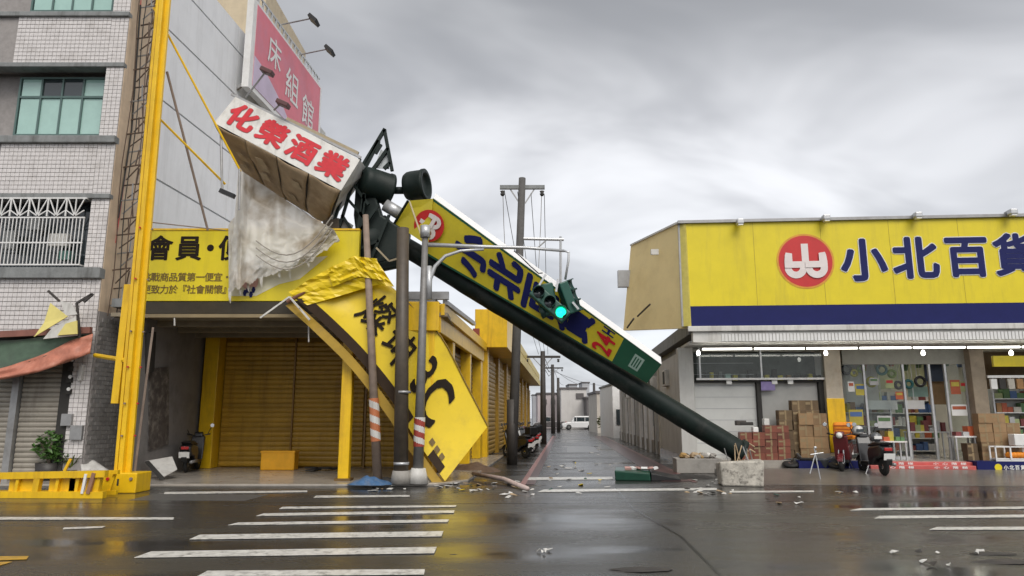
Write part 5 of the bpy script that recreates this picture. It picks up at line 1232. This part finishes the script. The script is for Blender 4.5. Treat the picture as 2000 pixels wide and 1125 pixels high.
vb((fx(1479), 1.6, zfz), (fx(1487), 1.74, zr-.05)).build('dark_post', DARK, vs_); vb((fx(1601), 1.6, zfz), (fx(1614), 1.8, zr-.05)).build('dark_post', DARK, vs_)
vb((fx(1480)+.1, 1.55, zr-.35), (fx(1478)+.55, 1.58, zr-.08)).build('poster', mat('lilac_notice', (.25, .2, .42), .5), vs_)
for u in (1419, 1508, 1539): vb((fx(u), 1.53, zr-.16), (fx(u)+.16, 1.56, zr-.03)).build('price_card', PLATE, vs_)
# bay two: glass front
GYl = 1.75
zg = sl(1700, 712, GYl).z
def gx(u): return sl(u, 800, GYl).x
vb((gx(1652), GYl-.05, zg), (gx(1905), GYl+.05, zc-.05)).build('transom', mat('transom_grey', (.30, .30, .26), .5, .1), vs_)
for u in (1693, 1770, 1822, 1853, 1892): vb((gx(u)-.03, GYl-.04, zfz), (gx(u)+.03, GYl+.04, zg)).build('door_frame', LSTEEL, vs_)
for a, b2 in ((1653, 1692), (1695, 1769), (1855, 1891)): vb((gx(a)+.03, GYl, zfz+.08), (gx(b2)-.03, GYl+.01, zg)).build('pane', GCLEAR, vs_)
vb((gx(1693), GYl-.04, zfz), (gx(1770), GYl+.04, zfz+.08)).build('door_sill', LSTEEL, vs_)
# bay three
vb((sl(1934, 700, 1.45).x, 1.3, sl(1950, 716, 1.3).z), (sl(2100, 700, 1.45).x, 1.4, sl(1950, 695, 1.3).z)).build('yellow_header', YELSIGN, vs_)
vb((sl(1930, 740, 1.3).x, 1.3, sl(1950, 738, 1.3).z), (sl(2100, 740, 1.3).x, 1.36, sl(1950, 733, 1.3).z)).build('shelf_rail', WHITE, vs_)
vb((sl(1934, 800, 2.6).x, 2.6, zfz), (sl(2120, 800, 2.6).x, 2.7, zc-.1)).build('inner_screen', CARDD, vs_)
# steps and blue skirt
zp = .17
for k, (yy, za_, zb2) in enumerate(((.38, zp-.1, .255), (.62, .2, .345))):
    a, b2 = sl(1700, 905, yy).x, sl(1906, 905, yy).x
    stp = vb((a, yy, za_-.1), (b2, .9, zb2)).build('step', mat('step_red', (.50, .10, .09), .35, .15, 4, dirt=(.3, .12, .1)), vs_, bevel=.01)
    for i in range(2):
        for j, ch in enumerate('小心階梯'):
            c0 = Vector((a+.35+i*1.45+j*.25, yy-.004, zb2-.045)); char(ch, lambda x, y: c0 + Vector((x*.16, 0, y*.075)), PLATE, stp, .02)
a, b2 = sl(1908, 905, .4).x, 13
sk_ = vb((a, .4, 0), (b2, .9, zfz+.02)).build('blue_skirt', NAVY, vs_); n = 20
c0 = sl(1950, 913, .39); MB().add([c0]+[c0+Vector((.1*math.cos(6.2832*i/n), 0, .1*math.sin(6.2832*i/n))) for i in range(n)], [(0, i+1, (i+1) % n+1) for i in range(n)]).build('emblem', YELSIGN, sk_)
for i, ch in enumerate('小北百貨'):
    c1 = sl(1965+i*11, 913, .388); char(ch, lambda x, y: c1 + Vector((x*.13, 0, y*.13)), PLATE, sk_, .03)
vb((sl(1560, 905, .6).x, .6, 0), (sl(1699, 905, .6).x, .9, zfz)).build('blue_skirt', NAVY, vs_)

# ------------------------------------------------------------------ goods of the shop
def place(name, me, x, y, z, rz, label, cat, group):
    o = bpy.data.objects.new(name, me); COL.objects.link(o); o.location = SM @ Vector((x, y, z)); o.rotation_euler = (0, 0, AROT+rz); return tag(o, label, cat, group)
def crate_mesh(w_, d, h, m, tape=True):
    b_ = MB(); e = .006
    b_.box((-w_/2, -d/2, 0), (w_/2, d/2, h*.99))
    me = b_.mesh('carton', m); return me
def carton(w_, d, h, m, x, y, z, rz, label, group):
    key = ('carton', w_, d, h, m.name)
    if key not in GL:
        b_ = MB(); b_.box((-w_/2, -d/2, 0), (w_/2, d/2, h*.985)); GL[key] = b_.mesh('carton', m)
        t_ = MB(); t_.box((-.025, -d/2-.003, 0.01), (.025, -d/2-.0005, h*.97)); t_.box((-w_/2+.02, -d/2-.002, h*.55), (-w_/2+.02+w_*.35, -d/2-.0005, h*.8)); GL[key+('t',)] = t_.mesh('print', mat('tape', (.26, .19, .10), .4, .1, 5))
    o = place('carton', GL[key], x, y, z, rz, label, 'box', group)
    c = bpy.data.objects.new('tape', GL[key+('t',)]); COL.objects.link(c); c.parent = o
ORD = ['first', 'second', 'third', 'fourth', 'fifth', 'sixth', 'seventh', 'eighth', 'ninth', 'tenth', 'eleventh', 'twelfth']
def stack(u0, u1, vtops, y, w_, d, h, m, label, group, z0=zfz, rev=True):
    xa_, xb_ = sl(u0, 850, y).x, sl(u1, 850, y).x; nc = max(1, int(round((xb_-xa_)/w_)))
    for c_ in range(nc):
        top = sl((u0+u1)/2, vtops[min(len(vtops)-1, int(c_*len(vtops)/nc))], y).z; k = max(1, int((top-z0)/h))
        for r_ in range(k):
            lab_ = label.format(row=ORD[r_], col=ORD[nc-1-c_ if rev else c_])
            carton(w_-.012, d, h, m, xa_+(c_+.5)*w_+rnd.uniform(-.01, .01), y+rnd.uniform(-.02, .02), z0+r_*h, rnd.uniform(-.05, .05), lab_, group)
stack(1520, 1612, [790, 774, 770], 1.2, .40, .3, .29, CARDD, 'brown carton {row} up in the stack {col} from the yellow wrapped pillar', 'cartons stacked by the yellow pillar')
stack(1443, 1528, [832, 826, 820], 1.15, .36, .3, .2, REDCR, 'dark red crate {row} up in the crate stack {col} from the brown cartons', 'red crates under the display window')
stack(1560, 1612, [800], .98, .42, .12, .34, CARD, 'light brown carton {row} up, {col} from the pillar before the tall stack', 'light cartons before the stack')
stack(1908, 1985, [806, 800, 822], 1.0, .38, .3, .27, CARD, 'brown carton {row} up, {col} from the brown pillar at the open bay', 'cartons piled at the open bay', rev=False)
stack(1880, 1910, [850], .95, .3, .3, .25, CARDD, 'dark carton {row} up on the floor at the brown pillar foot', 'dark cartons at the brown pillar')
for k, (u, v, w_, h_, m) in enumerate(((1460, 820, .4, .1, DARK), (1478, 835, .16, .15, PLATE), (1500, 828, .16, .2, DIRTYW), (1450, 826, .3, .14, POLEDK))):
    c0 = sl(u, v, .92)
    o = MB().cb((0, 0, h_/2), (w_, .2, h_)).build('parcel', m, None, bevel=.02); o.location = SM @ Vector((c0.x, 1.15, zfz+.2*int((c0.z-zfz)/.2))); tag(o, ['flat dark bundle on top of the red crates', 'small white parcel on the red crates', 'grey white packet standing on the red crates', 'dark sack slumped on the red crates'][k], 'parcel')
# wire basket rack with oranges
rk = thing('white_rack', 'white wire rack holding orange goods on the blue skirt', 'rack', SM @ Vector((sl(1975, 895, .55).x, .6, zfz+.02)), AROT)
for x in (-.45, -.05, .45):
    for y in (-.14, .14): MB().bar((x, y, 0), (x, y, .42), .035).build('post', WHITE, rk)
for z in (.02, .4):
    for y in (-.14, .14): MB().bar((-.46, y, z), (.46, y, z), .035).build('rail', WHITE, rk)
MB().box((-.44, -.12, .05), (.44, .12, .08)).build('tray', WHITE, rk)
for k in range(10):
    o = MB().lathe([(.02, -.08), (.07, -.05), (.085, 0), (.07, .05), (.02, .08)], 10).build('orange_pack', ORBAG, None, True); o.location = SM @ Vector((sl(1975, 895, .55).x-.0+.09*(k % 5), .55+.1*(k//5), zfz+.19)); tag(o, 'round orange pack lying in the white rack', 'pack', 'orange packs in the rack')
o = MB().box((-.22, -.15, 0), (.22, .15, .32)).build('white_crate', WHITE, None, bevel=.02); o.location = SM @ Vector((sl(1990, 850, .6).x, .6, zfz+.45)); o.rotation_euler = (0, 0, AROT); tag(o, 'plain white carton on top of the white rack', 'box')
# display goods above bay one
for k in range(16):
    u = 1375 + k*15; h_ = rnd.choice((.18, .28, .36, .22)); m = rnd.choice((DARK, DIRTYW, GLTEAL, CARD, BLACK, YELOLIVE, LEDGE, BLACK))
    o = MB().cb((0, 0, h_/2), (rnd.uniform(.1, .17), .18, h_)).build('displayed_item', m, None, bevel=.015); o.location = SM @ Vector((fx(u, 2.0), 1.95+rnd.uniform(-.1, .2), zr-.04)); o.rotation_euler = (0, 0, AROT); tag(o, 'small boxed item standing in the raised display window', 'item', 'items in the raised display window')
# shelving and goods behind the glass
pal = [mat('goods_%d' % i, c_, .5, .12, 6, rand=.2) for i, c_ in enumerate(((.45, .10, .04), (.50, .42, .06), (.10, .2, .08), (.55, .52, .45), (.06, .12, .28), (.30, .16, .06), (.5, .5, .5), (.2, .05, .05), (.35, .4, .2)))]
def gondola(x0, x1, y, z1_, label):
    g_ = thing('shelf_unit', label, 'shelf', SM @ Vector(((x0+x1)/2, y, zfz)), AROT); w_ = (x1-x0)/2
    MB().box((-w_, .16, 0), (w_, .2, z1_)).build('back_panel', OFFW, g_)
    for x in (-w_, w_): MB().bar((x, -.0, 0), (x, 0, z1_), .05, .4).build('upright', LSTEEL, g_)
    nz = int(z1_/.42); 
    for k in range(nz): MB().box((-w_, -.2, .1+k*.42), (w_, .16, .13+k*.42)).build('shelf_board', WHITE, g_)
    return nz
pme = {}
def goods(x0, x1, y, nz, grp, label):
    for k in range(nz):
        x = x0+.06
        while x < x1-.1:
            w_ = rnd.choice((.12, .16, .2, .24)); h_ = rnd.choice((.16, .22, .28, .32)); m = rnd.choice(pal); key = (w_, h_, m.name); cn_ = ['red brown', 'yellow', 'dark green', 'cream', 'blue', 'brown', 'white', 'dark red', 'pale green'][pal.index(m)]
            if key not in pme: pme[key] = MB().box((-w_/2+.006, -.12, 0), (w_/2-.006, .12, h_)).mesh('product', m)
            place('product', pme[key], x+w_/2, y-.06+rnd.uniform(-.02, .02), zfz+.131+k*.42, rnd.uniform(-.05, .05), label.replace('coloured', cn_).replace('pack on the', 'pack on the ' + ORD[k] + ' board up of the'), 'goods', grp); x += w_
xA, xB = gx(1655), gx(1768)
nz = gondola(xA+.1, xB-.1, 2.7, 1.75, 'shelf unit of mixed goods behind the glass front'); goods(xA+.1, xB-.1, 2.7, nz, 'goods on the front shelf unit', 'coloured pack on the shelf unit behind the glass front')
xC, xD = gx(1775), gx(1900)
nz = gondola(xC+.3, xD+.3, 4.8, 2.1, 'tall shelf unit of goods deep inside the doorway'); goods(xC+.3, xD+.3, 4.8, nz, 'goods on the tall inner shelf', 'coloured pack on the tall shelf deep inside the doorway')
nz = gondola(xA, xB+.6, 6.6, 2.1, 'rear shelf unit standing along the lit back wall'); goods(xA, xB+.6, 6.6, nz, 'goods on the rear shelf', 'coloured pack on the rear shelf by the back wall')
nz = gondola(sl(1936, 800, 2.3).x, sl(2080, 800, 2.3).x, 2.3, 2.1, 'shelf unit of goods in the open bay past the brown pillar'); goods(sl(1936, 800, 2.3).x, sl(2080, 800, 2.3).x, 2.3, nz, 'goods on the open bay shelf', 'coloured pack on the shelf in the open bay')
# notice boards and hanging rings
for k, (u0, u1, v0, v1, m, y) in enumerate(((1693, 1752, 782, 800, PLATE, 2.2), (1768, 1805, 782, 799, PLATE, 2.2), (1690, 1810, 710, 760, mat('pale_green_board', (.42, .45, .28), .6, .1, 3), 5.4), (1775, 1812, 755, 775, mat('mint_board', (.28, .42, .36), .6), 2.4), (1808, 1846, 700, 745, mat('navy_hanging', (.03, .04, .07), .6), 2.2), (1815, 1848, 745, 790, CARD, 2.4))):
    p0, p1 = sl(u0, v1, y), sl(u1, v0, y)
    o = MB().box((p0.x, 0, p0.z), (p1.x, .03, p1.z)); w_ = Vector(((p0.x+p1.x)/2, y, p0.z)); o.v = [(a-w_.x, b2, c_-w_.z) for a, b2, c_ in o.v]
    o = o.build('hanging_board', m, None); o.location = SM @ w_; o.rotation_euler = (0, 0, AROT)
    tag(o, ['long white notice board hanging behind the glass front', 'short white notice board hanging in the doorway', 'large pale green board under the shop ceiling', 'mint green card hanging above the short notice board', 'dark cloth banner hanging at the doorway top', 'brown card hanging under the dark banner'][k], 'board')
    hl = zc-.13-(p1.z); MB().box((-.01, .01, p1.z-p0.z), (.01, .02, p1.z-p0.z+max(.05, hl))).build('hanger', LSTEEL, o)
for k, (u, v, r_) in enumerate(((1653, 722, .13), (1682, 720, .1), (1722, 722, .14), (1702, 746, .13), (1797, 745, .14), (1742, 730, .1), (1775, 750, .11), (1668, 728, .09), (1755, 752, .1))):
    c0 = sl(u, v, 2.05); pts = [(r_*math.cos(6.2832*i/18), 0, r_*math.sin(6.2832*i/18)) for i in range(19)]
    o = MB().tube(pts, .045, 8).build('hanging_ring', [BLACK, mat('ring_green', (.22, .32, .04), .5, .3, 12), mat('ring_teal', (.03, .16, .16), .5), mat('ring_yellow', (.55, .48, .05), .5)][k % 4], None, True); o.location = SM @ c0; o.rotation_euler = (0, 0, AROT)
    tag(o, ['black', 'green', 'teal', 'yellow'][k % 4] + ' ring decoration hanging behind the upper shop glass', 'decoration', 'rings hanging in the shop window')
    MB().tube([(0, 0, r_), (0, 0, zc-.1-c0.z)], .006, 4).build('string', LSTEEL, o)

for k, (u0, u1, v0, v1) in enumerate(((1657, 1668, 745, 765), (1672, 1690, 750, 772), (1699, 1715, 738, 752), (1730, 1745, 740, 758), (1858, 1874, 742, 770), (1860, 1888, 790, 812), (1660, 1685, 800, 830), (1715, 1740, 812, 836), (1876, 1890, 745, 765), (1750, 1764, 765, 780))):
    p0, p1 = sl(u0, v1, GYl-.012), sl(u1, v0, GYl-.012)
    po = vb((p0.x, GYl-.012, p0.z), (p1.x, GYl-.008, p1.z)).build('poster', [PLATE, pal[1], pal[6], pal[8], pal[0]][k % 5], vs_)
    vb((p0.x+.03, GYl-.016, p0.z+(p1.z-p0.z)*.55), (p1.x-.03, GYl-.0125, p0.z+(p1.z-p0.z)*.85)).build('poster_block', [pal[0], pal[4], pal[2], RED, pal[1]][k % 5], po)
def table(u0, u1, y, h, label, gl, gg):
    xa_, xb_ = sl(u0, 860, y).x, sl(u1, 860, y).x; t0 = thing('display_table', label, 'table', SM @ Vector(((xa_+xb_)/2, y, zfz)), AROT); w_ = (xb_-xa_)/2
    MB().box((-w_, -.22, h-.04), (w_, .22, h)).build('table_top', WHITE, t0)
    for sx_ in (-1, 1):
        for sy_ in (-1, 1): MB().bar((sx_*(w_-.04), sy_*.18, 0), (sx_*(w_-.04), sy_*.18, h-.04), .04).build('leg', LSTEEL, t0)
    x = xa_+.08
    while x < xb_-.08:
        w2 = rnd.choice((.12, .16, .2)); h2 = rnd.choice((.12, .2, .28, .34)); m = rnd.choice(pal); key = (w2, h2, m.name)
        if key not in pme: pme[key] = MB().box((-w2/2+.006, -.12, 0), (w2/2-.006, .12, h2)).mesh('product', m)
        place('product', pme[key], x+w2/2, y+rnd.uniform(-.06, .06), zfz+h, rnd.uniform(-.2, .2), ['red brown', 'yellow', 'dark green', 'cream', 'blue', 'brown', 'white', 'dark red', 'pale green'][pal.index(m)] + ' ' + gl, 'goods', gg); x += w2
table(1700, 1765, 1.3, .55, 'low white display table outside the glass front', 'pack on the low display table outside the glass', 'goods on the outside table')
table(1858, 1900, 1.25, .7, 'small white display table between doorway and brown pillar', 'pack on the small table by the doorway', 'goods on the doorway table')
table(1772, 1850, 2.9, .8, 'long white display table just inside the doorway', 'pack on the long table inside the doorway', 'goods on the inside table')
for k in range(9):
    u = 1660+k*27; c0 = sl(u, 715+6*(k % 3), 2.5); hh = rnd.uniform(.25, .5)
    o = MB().lathe([(.02, 0), (.09, -.04), (.11, -hh*.5), (.07, -hh)], 10).build('hanging_good', rnd.choice(pal), None, True); o.location = SM @ Vector((c0.x, 2.5, zc-.25)); tag(o, ['narrow', 'round', 'wide'][k % 3] + ' bagged good hanging from the ceiling inside the glass front', 'goods', 'bagged goods hanging from the ceiling')
    MB().tube([(0, 0, 0), (0, 0, .14)], .008, 4).build('string', LSTEEL, o)
for k in range(7):
    c0 = sl(1940+k*17, 752, 1.35); o = MB().box((-.09, -.04, -.3), (.09, .04, 0)).build('hanging_packet', [PLATE, DARK, pal[3], pal[5]][k % 4], None, bevel=.01); o.location = SM @ Vector((c0.x, 1.33, sl(1950, 740, 1.3).z)); o.rotation_euler = (0, 0, AROT); tag(o, ['white', 'black', 'cream', 'brown'][k % 4] + ' packet hanging from the rail in the open bay', 'packet', 'packets on the open bay rail')
    MB().tube([(0, 0, 0), (0, 0, .05)], .008, 4).build('hook', LSTEEL, o)
# ================================================================== concrete block, planter and street debris
q = gr(1466, 951)
cb2 = thing('concrete_block', 'broken white concrete block stained with rust at the fallen pole foot', 'block', (q.x, q.y+.35, 0), R(-14))
RUSTC = mat('rusty_concrete', (.50, .47, .41), .7, .3, 4, bump=.5, dirt=(.02, .012, .008), damt=1.0, dscale=7)
b_ = MB(); b_.add([(-.55, -.32, 0), (.38, -.36, 0), (.40, .45, 0), (-.62, .5, 0), (-.58, -.36, .56), (.42, -.38, .60), (.42, .48, .60), (-.66, .5, .50)], [(3,2,1,0),(4,5,6,7),(0,1,5,4),(1,2,6,5),(2,3,7,6),(3,0,4,7)]); b_.build('block', RUSTC, cb2, bevel=.04)
for k in range(7):
    a = rnd.uniform(-.4, .3); MB().tube([(a, rnd.uniform(-.1, .3), .55), (a+rnd.uniform(-.15, .15), rnd.uniform(-.1, .3), .8+rnd.uniform(0, .25))], .014, 6).build('rebar', BROWNW if k % 2 else GREYST, cb2)
q = gr(1375, 925)
pl_ = thing('planter', 'long worn concrete planter filled with rubble beside the pole foot', 'planter', (q.x, q.y+.3, 0), R(-4))
for a, b2 in (((-.75, -.3, 0), (.55, -.2, .42)), ((-.75, .35, 0), (.55, .45, .42)), ((-.75, -.2, 0), (-.65, .35, .42)), ((.45, -.2, 0), (.55, .35, .42))): MB().box(a, b2).build('wall', CONC, pl_, bevel=.02)
MB().box((-.65, -.2, 0), (.45, .35, .36)).build('soil', mat('soil', (.09, .06, .035), .9, .3, 8), pl_)
def rock(sz, m, seed):
    b_ = MB(); n, mm = 8, 5
    for i in range(mm+1):
        for j in range(n):
            th = math.pi*i/mm; ph = 6.2832*j/n; d = Vector((math.sin(th)*math.cos(ph), math.sin(th)*math.sin(ph), math.cos(th)*.7)); d *= sz*(1+.45*noise.noise(d*1.6+Vector((seed, seed*2, 0)))); b_.v.append(tuple(d))
    for i in range(mm):
        for j in range(n): b_.f.append((i*n+j, i*n+(j+1) % n, (i+1)*n+(j+1) % n, (i+1)*n+j))
    return b_
for k in range(14):
    o = rock(rnd.uniform(.07, .17), None, k).build('rubble', [BROWNW, CONC, mat('ochre_rubble', (.35, .22, .08), .8, .3, 6), DIRTYW, DARK][k % 5], None); o.location = Vector(pl_.location)+Vector((rnd.uniform(-.55, .4), rnd.uniform(-.1, .3), .42+rnd.uniform(0, .08))); tag(o, 'broken lump of rubble lying in the concrete planter', 'rubble', 'rubble in the planter')
# green slab of fallen sign on the alley mouth
q = gr(1262, 940)
gs = thing('fallen_green_panel', 'flat dark green fallen sign piece lying at the alley mouth', 'debris', (q.x, q.y+.3, 0), R(-5))
MB().add([(-.75, -.22, .0), (.15, -.3, .0), (.2, .4, .0), (-.7, .45, .0), (-.76, -.25, .26), (.12, -.32, .2), (.2, .42, .28), (-.7, .45, .3)], [(3,2,1,0),(4,5,6,7),(0,1,5,4),(1,2,6,5),(2,3,7,6),(3,0,4,7)]).build('sheet', mat('fallen_green', (.012, .06, .038), .3, .2, 4), gs, bevel=.03)
MB().add([(.16, -.28, 0), (.95, -.1, 0), (.95, .4, 0), (.2, .4, 0), (.16, -.28, .2), (.9, -.1, .05), (.92, .38, .1), (.2, .4, .24)], [(3,2,1,0),(4,5,6,7),(0,1,5,4),(1,2,6,5),(2,3,7,6),(3,0,4,7)]).build('bent_end', BLACK, gs, bevel=.02)
for k in range(6): MB().cb((-.4+k*.14, .05*(k % 3), .3), (.16, .12, .05), Matrix.Rotation(k, 4, 'Z') @ Matrix.Rotation(.3, 4, 'X')).build('shard', PLATE if k % 2 else mat('pink_shard', (.5, .3, .27), .6), gs)
# broken white pipe by the kerb
o = MB().tube([gr(924, 934)+Vector((0, 0, .12)), gr(985, 944)+Vector((0, 0, .1)), gr(1030, 960)+Vector((0, 0, .06))], .055, 8); c0 = gr(980, 945); o.v = [(a-c0.x, b2-c0.y, c_) for a, b2, c_ in o.v]
o = o.build('broken_pipe', mat('pink_white_pipe', (.5, .4, .37), .5, .2), None, True); o.location = c0; tag(o, 'long bent pinkish pipe lying across the alley corner', 'pipe')
# blue tarp heap, grey sack at pole foot, brown heap at alley corner
def heap(name, label, cat, u, v, sx_, sy_, h, m, seed, z=.06):
    c0 = gr(u, v, z); b_ = MB(); n = 18; rows_ = []
    for i in range(9):
        rr_ = 1-i/8; row = []
        for j in range(n+1):
            a = 6.2832*(j % n)/n; f = 1+.35*noise.noise(Vector((math.cos(a)*1.7, math.sin(a)*1.7, seed)))
            x, y = math.cos(a)*rr_*f, math.sin(a)*rr_*f
            row.append((x*sx_, y*sy_, h*(1-rr_**1.6)*(.75+.5*noise.noise(Vector((x*3, y*3, seed+7))))))
        rows_.append(row)
    o = b_.grid(rows_).build(name, m, None, True); o.location = c0; return tag(o, label, cat)
heap('blue_tarp', 'crumpled blue tarp heaped on the pavement at the pole feet', 'tarp', 722, 946, .55, .25, .22, BLUE, 3)
heap('dark_cloth', 'dark cloth heap beside the crumpled blue tarp', 'cloth', 758, 942, .35, .2, .16, DARK, 8)
heap('grey_sack', 'pale plastic sack wrapped round the signal mast foot', 'sack', 812, 940, .4, .3, .42, DIRTYW, 5)
heap('earth_heap', 'low brown earth heap at the corner of the alley', 'earth', 920, 920, .9, .7, .3, mat('brown_earth', (.14, .085, .05), .6, .3, 6, bump=.3), 12, 0)
heap('rubble_heap', 'low dark rubble heap along the right kerb by the planter', 'rubble', 1340, 934, .9, .4, .14, mat('dark_rubble', (.05, .045, .04), .6, .4, 6, bump=.4), 15, 0)
# scraps
spots = [(905, 957), (920, 961), (938, 958), (1040, 958), (1085, 918), (1098, 912), (1110, 916), (1124, 914), (1120, 903), (1135, 920), (1366, 962), (1378, 966), (1392, 964), (1052, 1079), (1062, 1082), (1070, 1077), (1795, 1081), (1830, 1082), (1915, 1080), (1908, 1084), (1820, 1105), (1802, 1100), (1852, 1106), (1745, 1082), (1500, 975), (1130, 965), (1155, 885), (1170, 890), (1105, 862), (985, 968), (1560, 985), (1640, 963)]
for k, (u, v) in enumerate(spots):
    c0 = gr(u, v); s_ = rnd.uniform(.045, .10) * (.55 if v > 1000 else 1)
    b_ = MB(); n = 6; ang = rnd.uniform(0, 6)
    pts = [Vector((math.cos(ang+i*1.05)*s_*rnd.uniform(.6, 1.5), math.sin(ang+i*1.05)*s_*rnd.uniform(.6, 1.2), rnd.uniform(.006, .05))) for i in range(n)]
    b_.add([Vector((0, 0, rnd.uniform(.02, .05)))]+pts, [(0, i+1, (i+1) % n+1) for i in range(n)])
    o = b_.build('scrap', DIRTYW if k % 4 else POLEDK, None, solid=.006); o.location = c0
    tag(o, 'torn white scrap lying on the wet road' if k % 4 else 'dark torn scrap lying on the wet road', 'scrap', 'white scraps scattered on the road' if k % 4 else 'dark scraps scattered on the road')
for k, (u, v, w_) in enumerate(((1250, 1113, .35), (1940, 1082, .3), (1975, 1098, .4), (885, 1083, .05), (1160, 872, .3))):
    c0 = gr(u, v); o = rock(w_, None, 40+k); o.v = [(a, b2*.35, max(0, c_*.10)) for a, b2, c_ in o.v]
    o = o.build('leaf_clump', POLEDK, None); o.location = c0; tag(o, ['broad flat clump of wet leaves on the open road', 'flat wet leaf clump among the white scraps', 'widest flat wet leaf clump on the road', 'tiny dark leaf clump beside the crosswalk stripe ends', 'flat wet leaf clump lying in the alley'][k], 'leaves')

clus = [((855, 965), (943, 962), 18), ((1040, 1200), (900, 958), 16), ((1335, 1440), (938, 968), 20), ((690, 800), (945, 965), 10), ((1500, 1700), (950, 990), 5), ((960, 1060), (940, 975), 9)]
where = ['by the foot of the yellow panel', 'in the mouth of the alley', 'around the concrete block', 'by the blue tarp', 'before the shop forecourt', 'by the bent pinkish pipe']
smat = [(DIRTYW, 'white'), (YELPANEL, 'yellow'), (mat('shard_green', (.02, .07, .05), .4), 'dark green'), (BROWNW, 'brown'), (POLEDK, 'dark')]
for ci, ((ua, ub), (va, vb_), n) in enumerate(clus):
    for k in range(n):
        c0 = gr(rnd.uniform(ua, ub), rnd.uniform(va, vb_)); 
        c0.z = .062 if (c0.y > 17.35 and c0.x < -1.9) else .012
        m, cn_ = rnd.choices(smat, (5, .7, 1.5, 2, 2))[0]; s_ = rnd.uniform(.025, .085); b_ = MB(); n_ = rnd.choice((4, 5)); ang = rnd.uniform(0, 6)
        poly = [Vector((math.cos(ang+i*6.2832/n_)*s_*rnd.uniform(.5, 1.8), math.sin(ang+i*6.2832/n_)*s_*rnd.uniform(.5, 1.3), rnd.uniform(0, .02))) for i in range(n_)]
        o = b_.slab(poly, (0, 0, .012)).build('shard', m, None); o.location = c0; o.rotation_euler = (rnd.uniform(-.3, .3), rnd.uniform(-.3, .3), 0)
        tag(o, cn_ + ' broken shard lying ' + where[ci], 'shard', 'shards ' + where[ci])
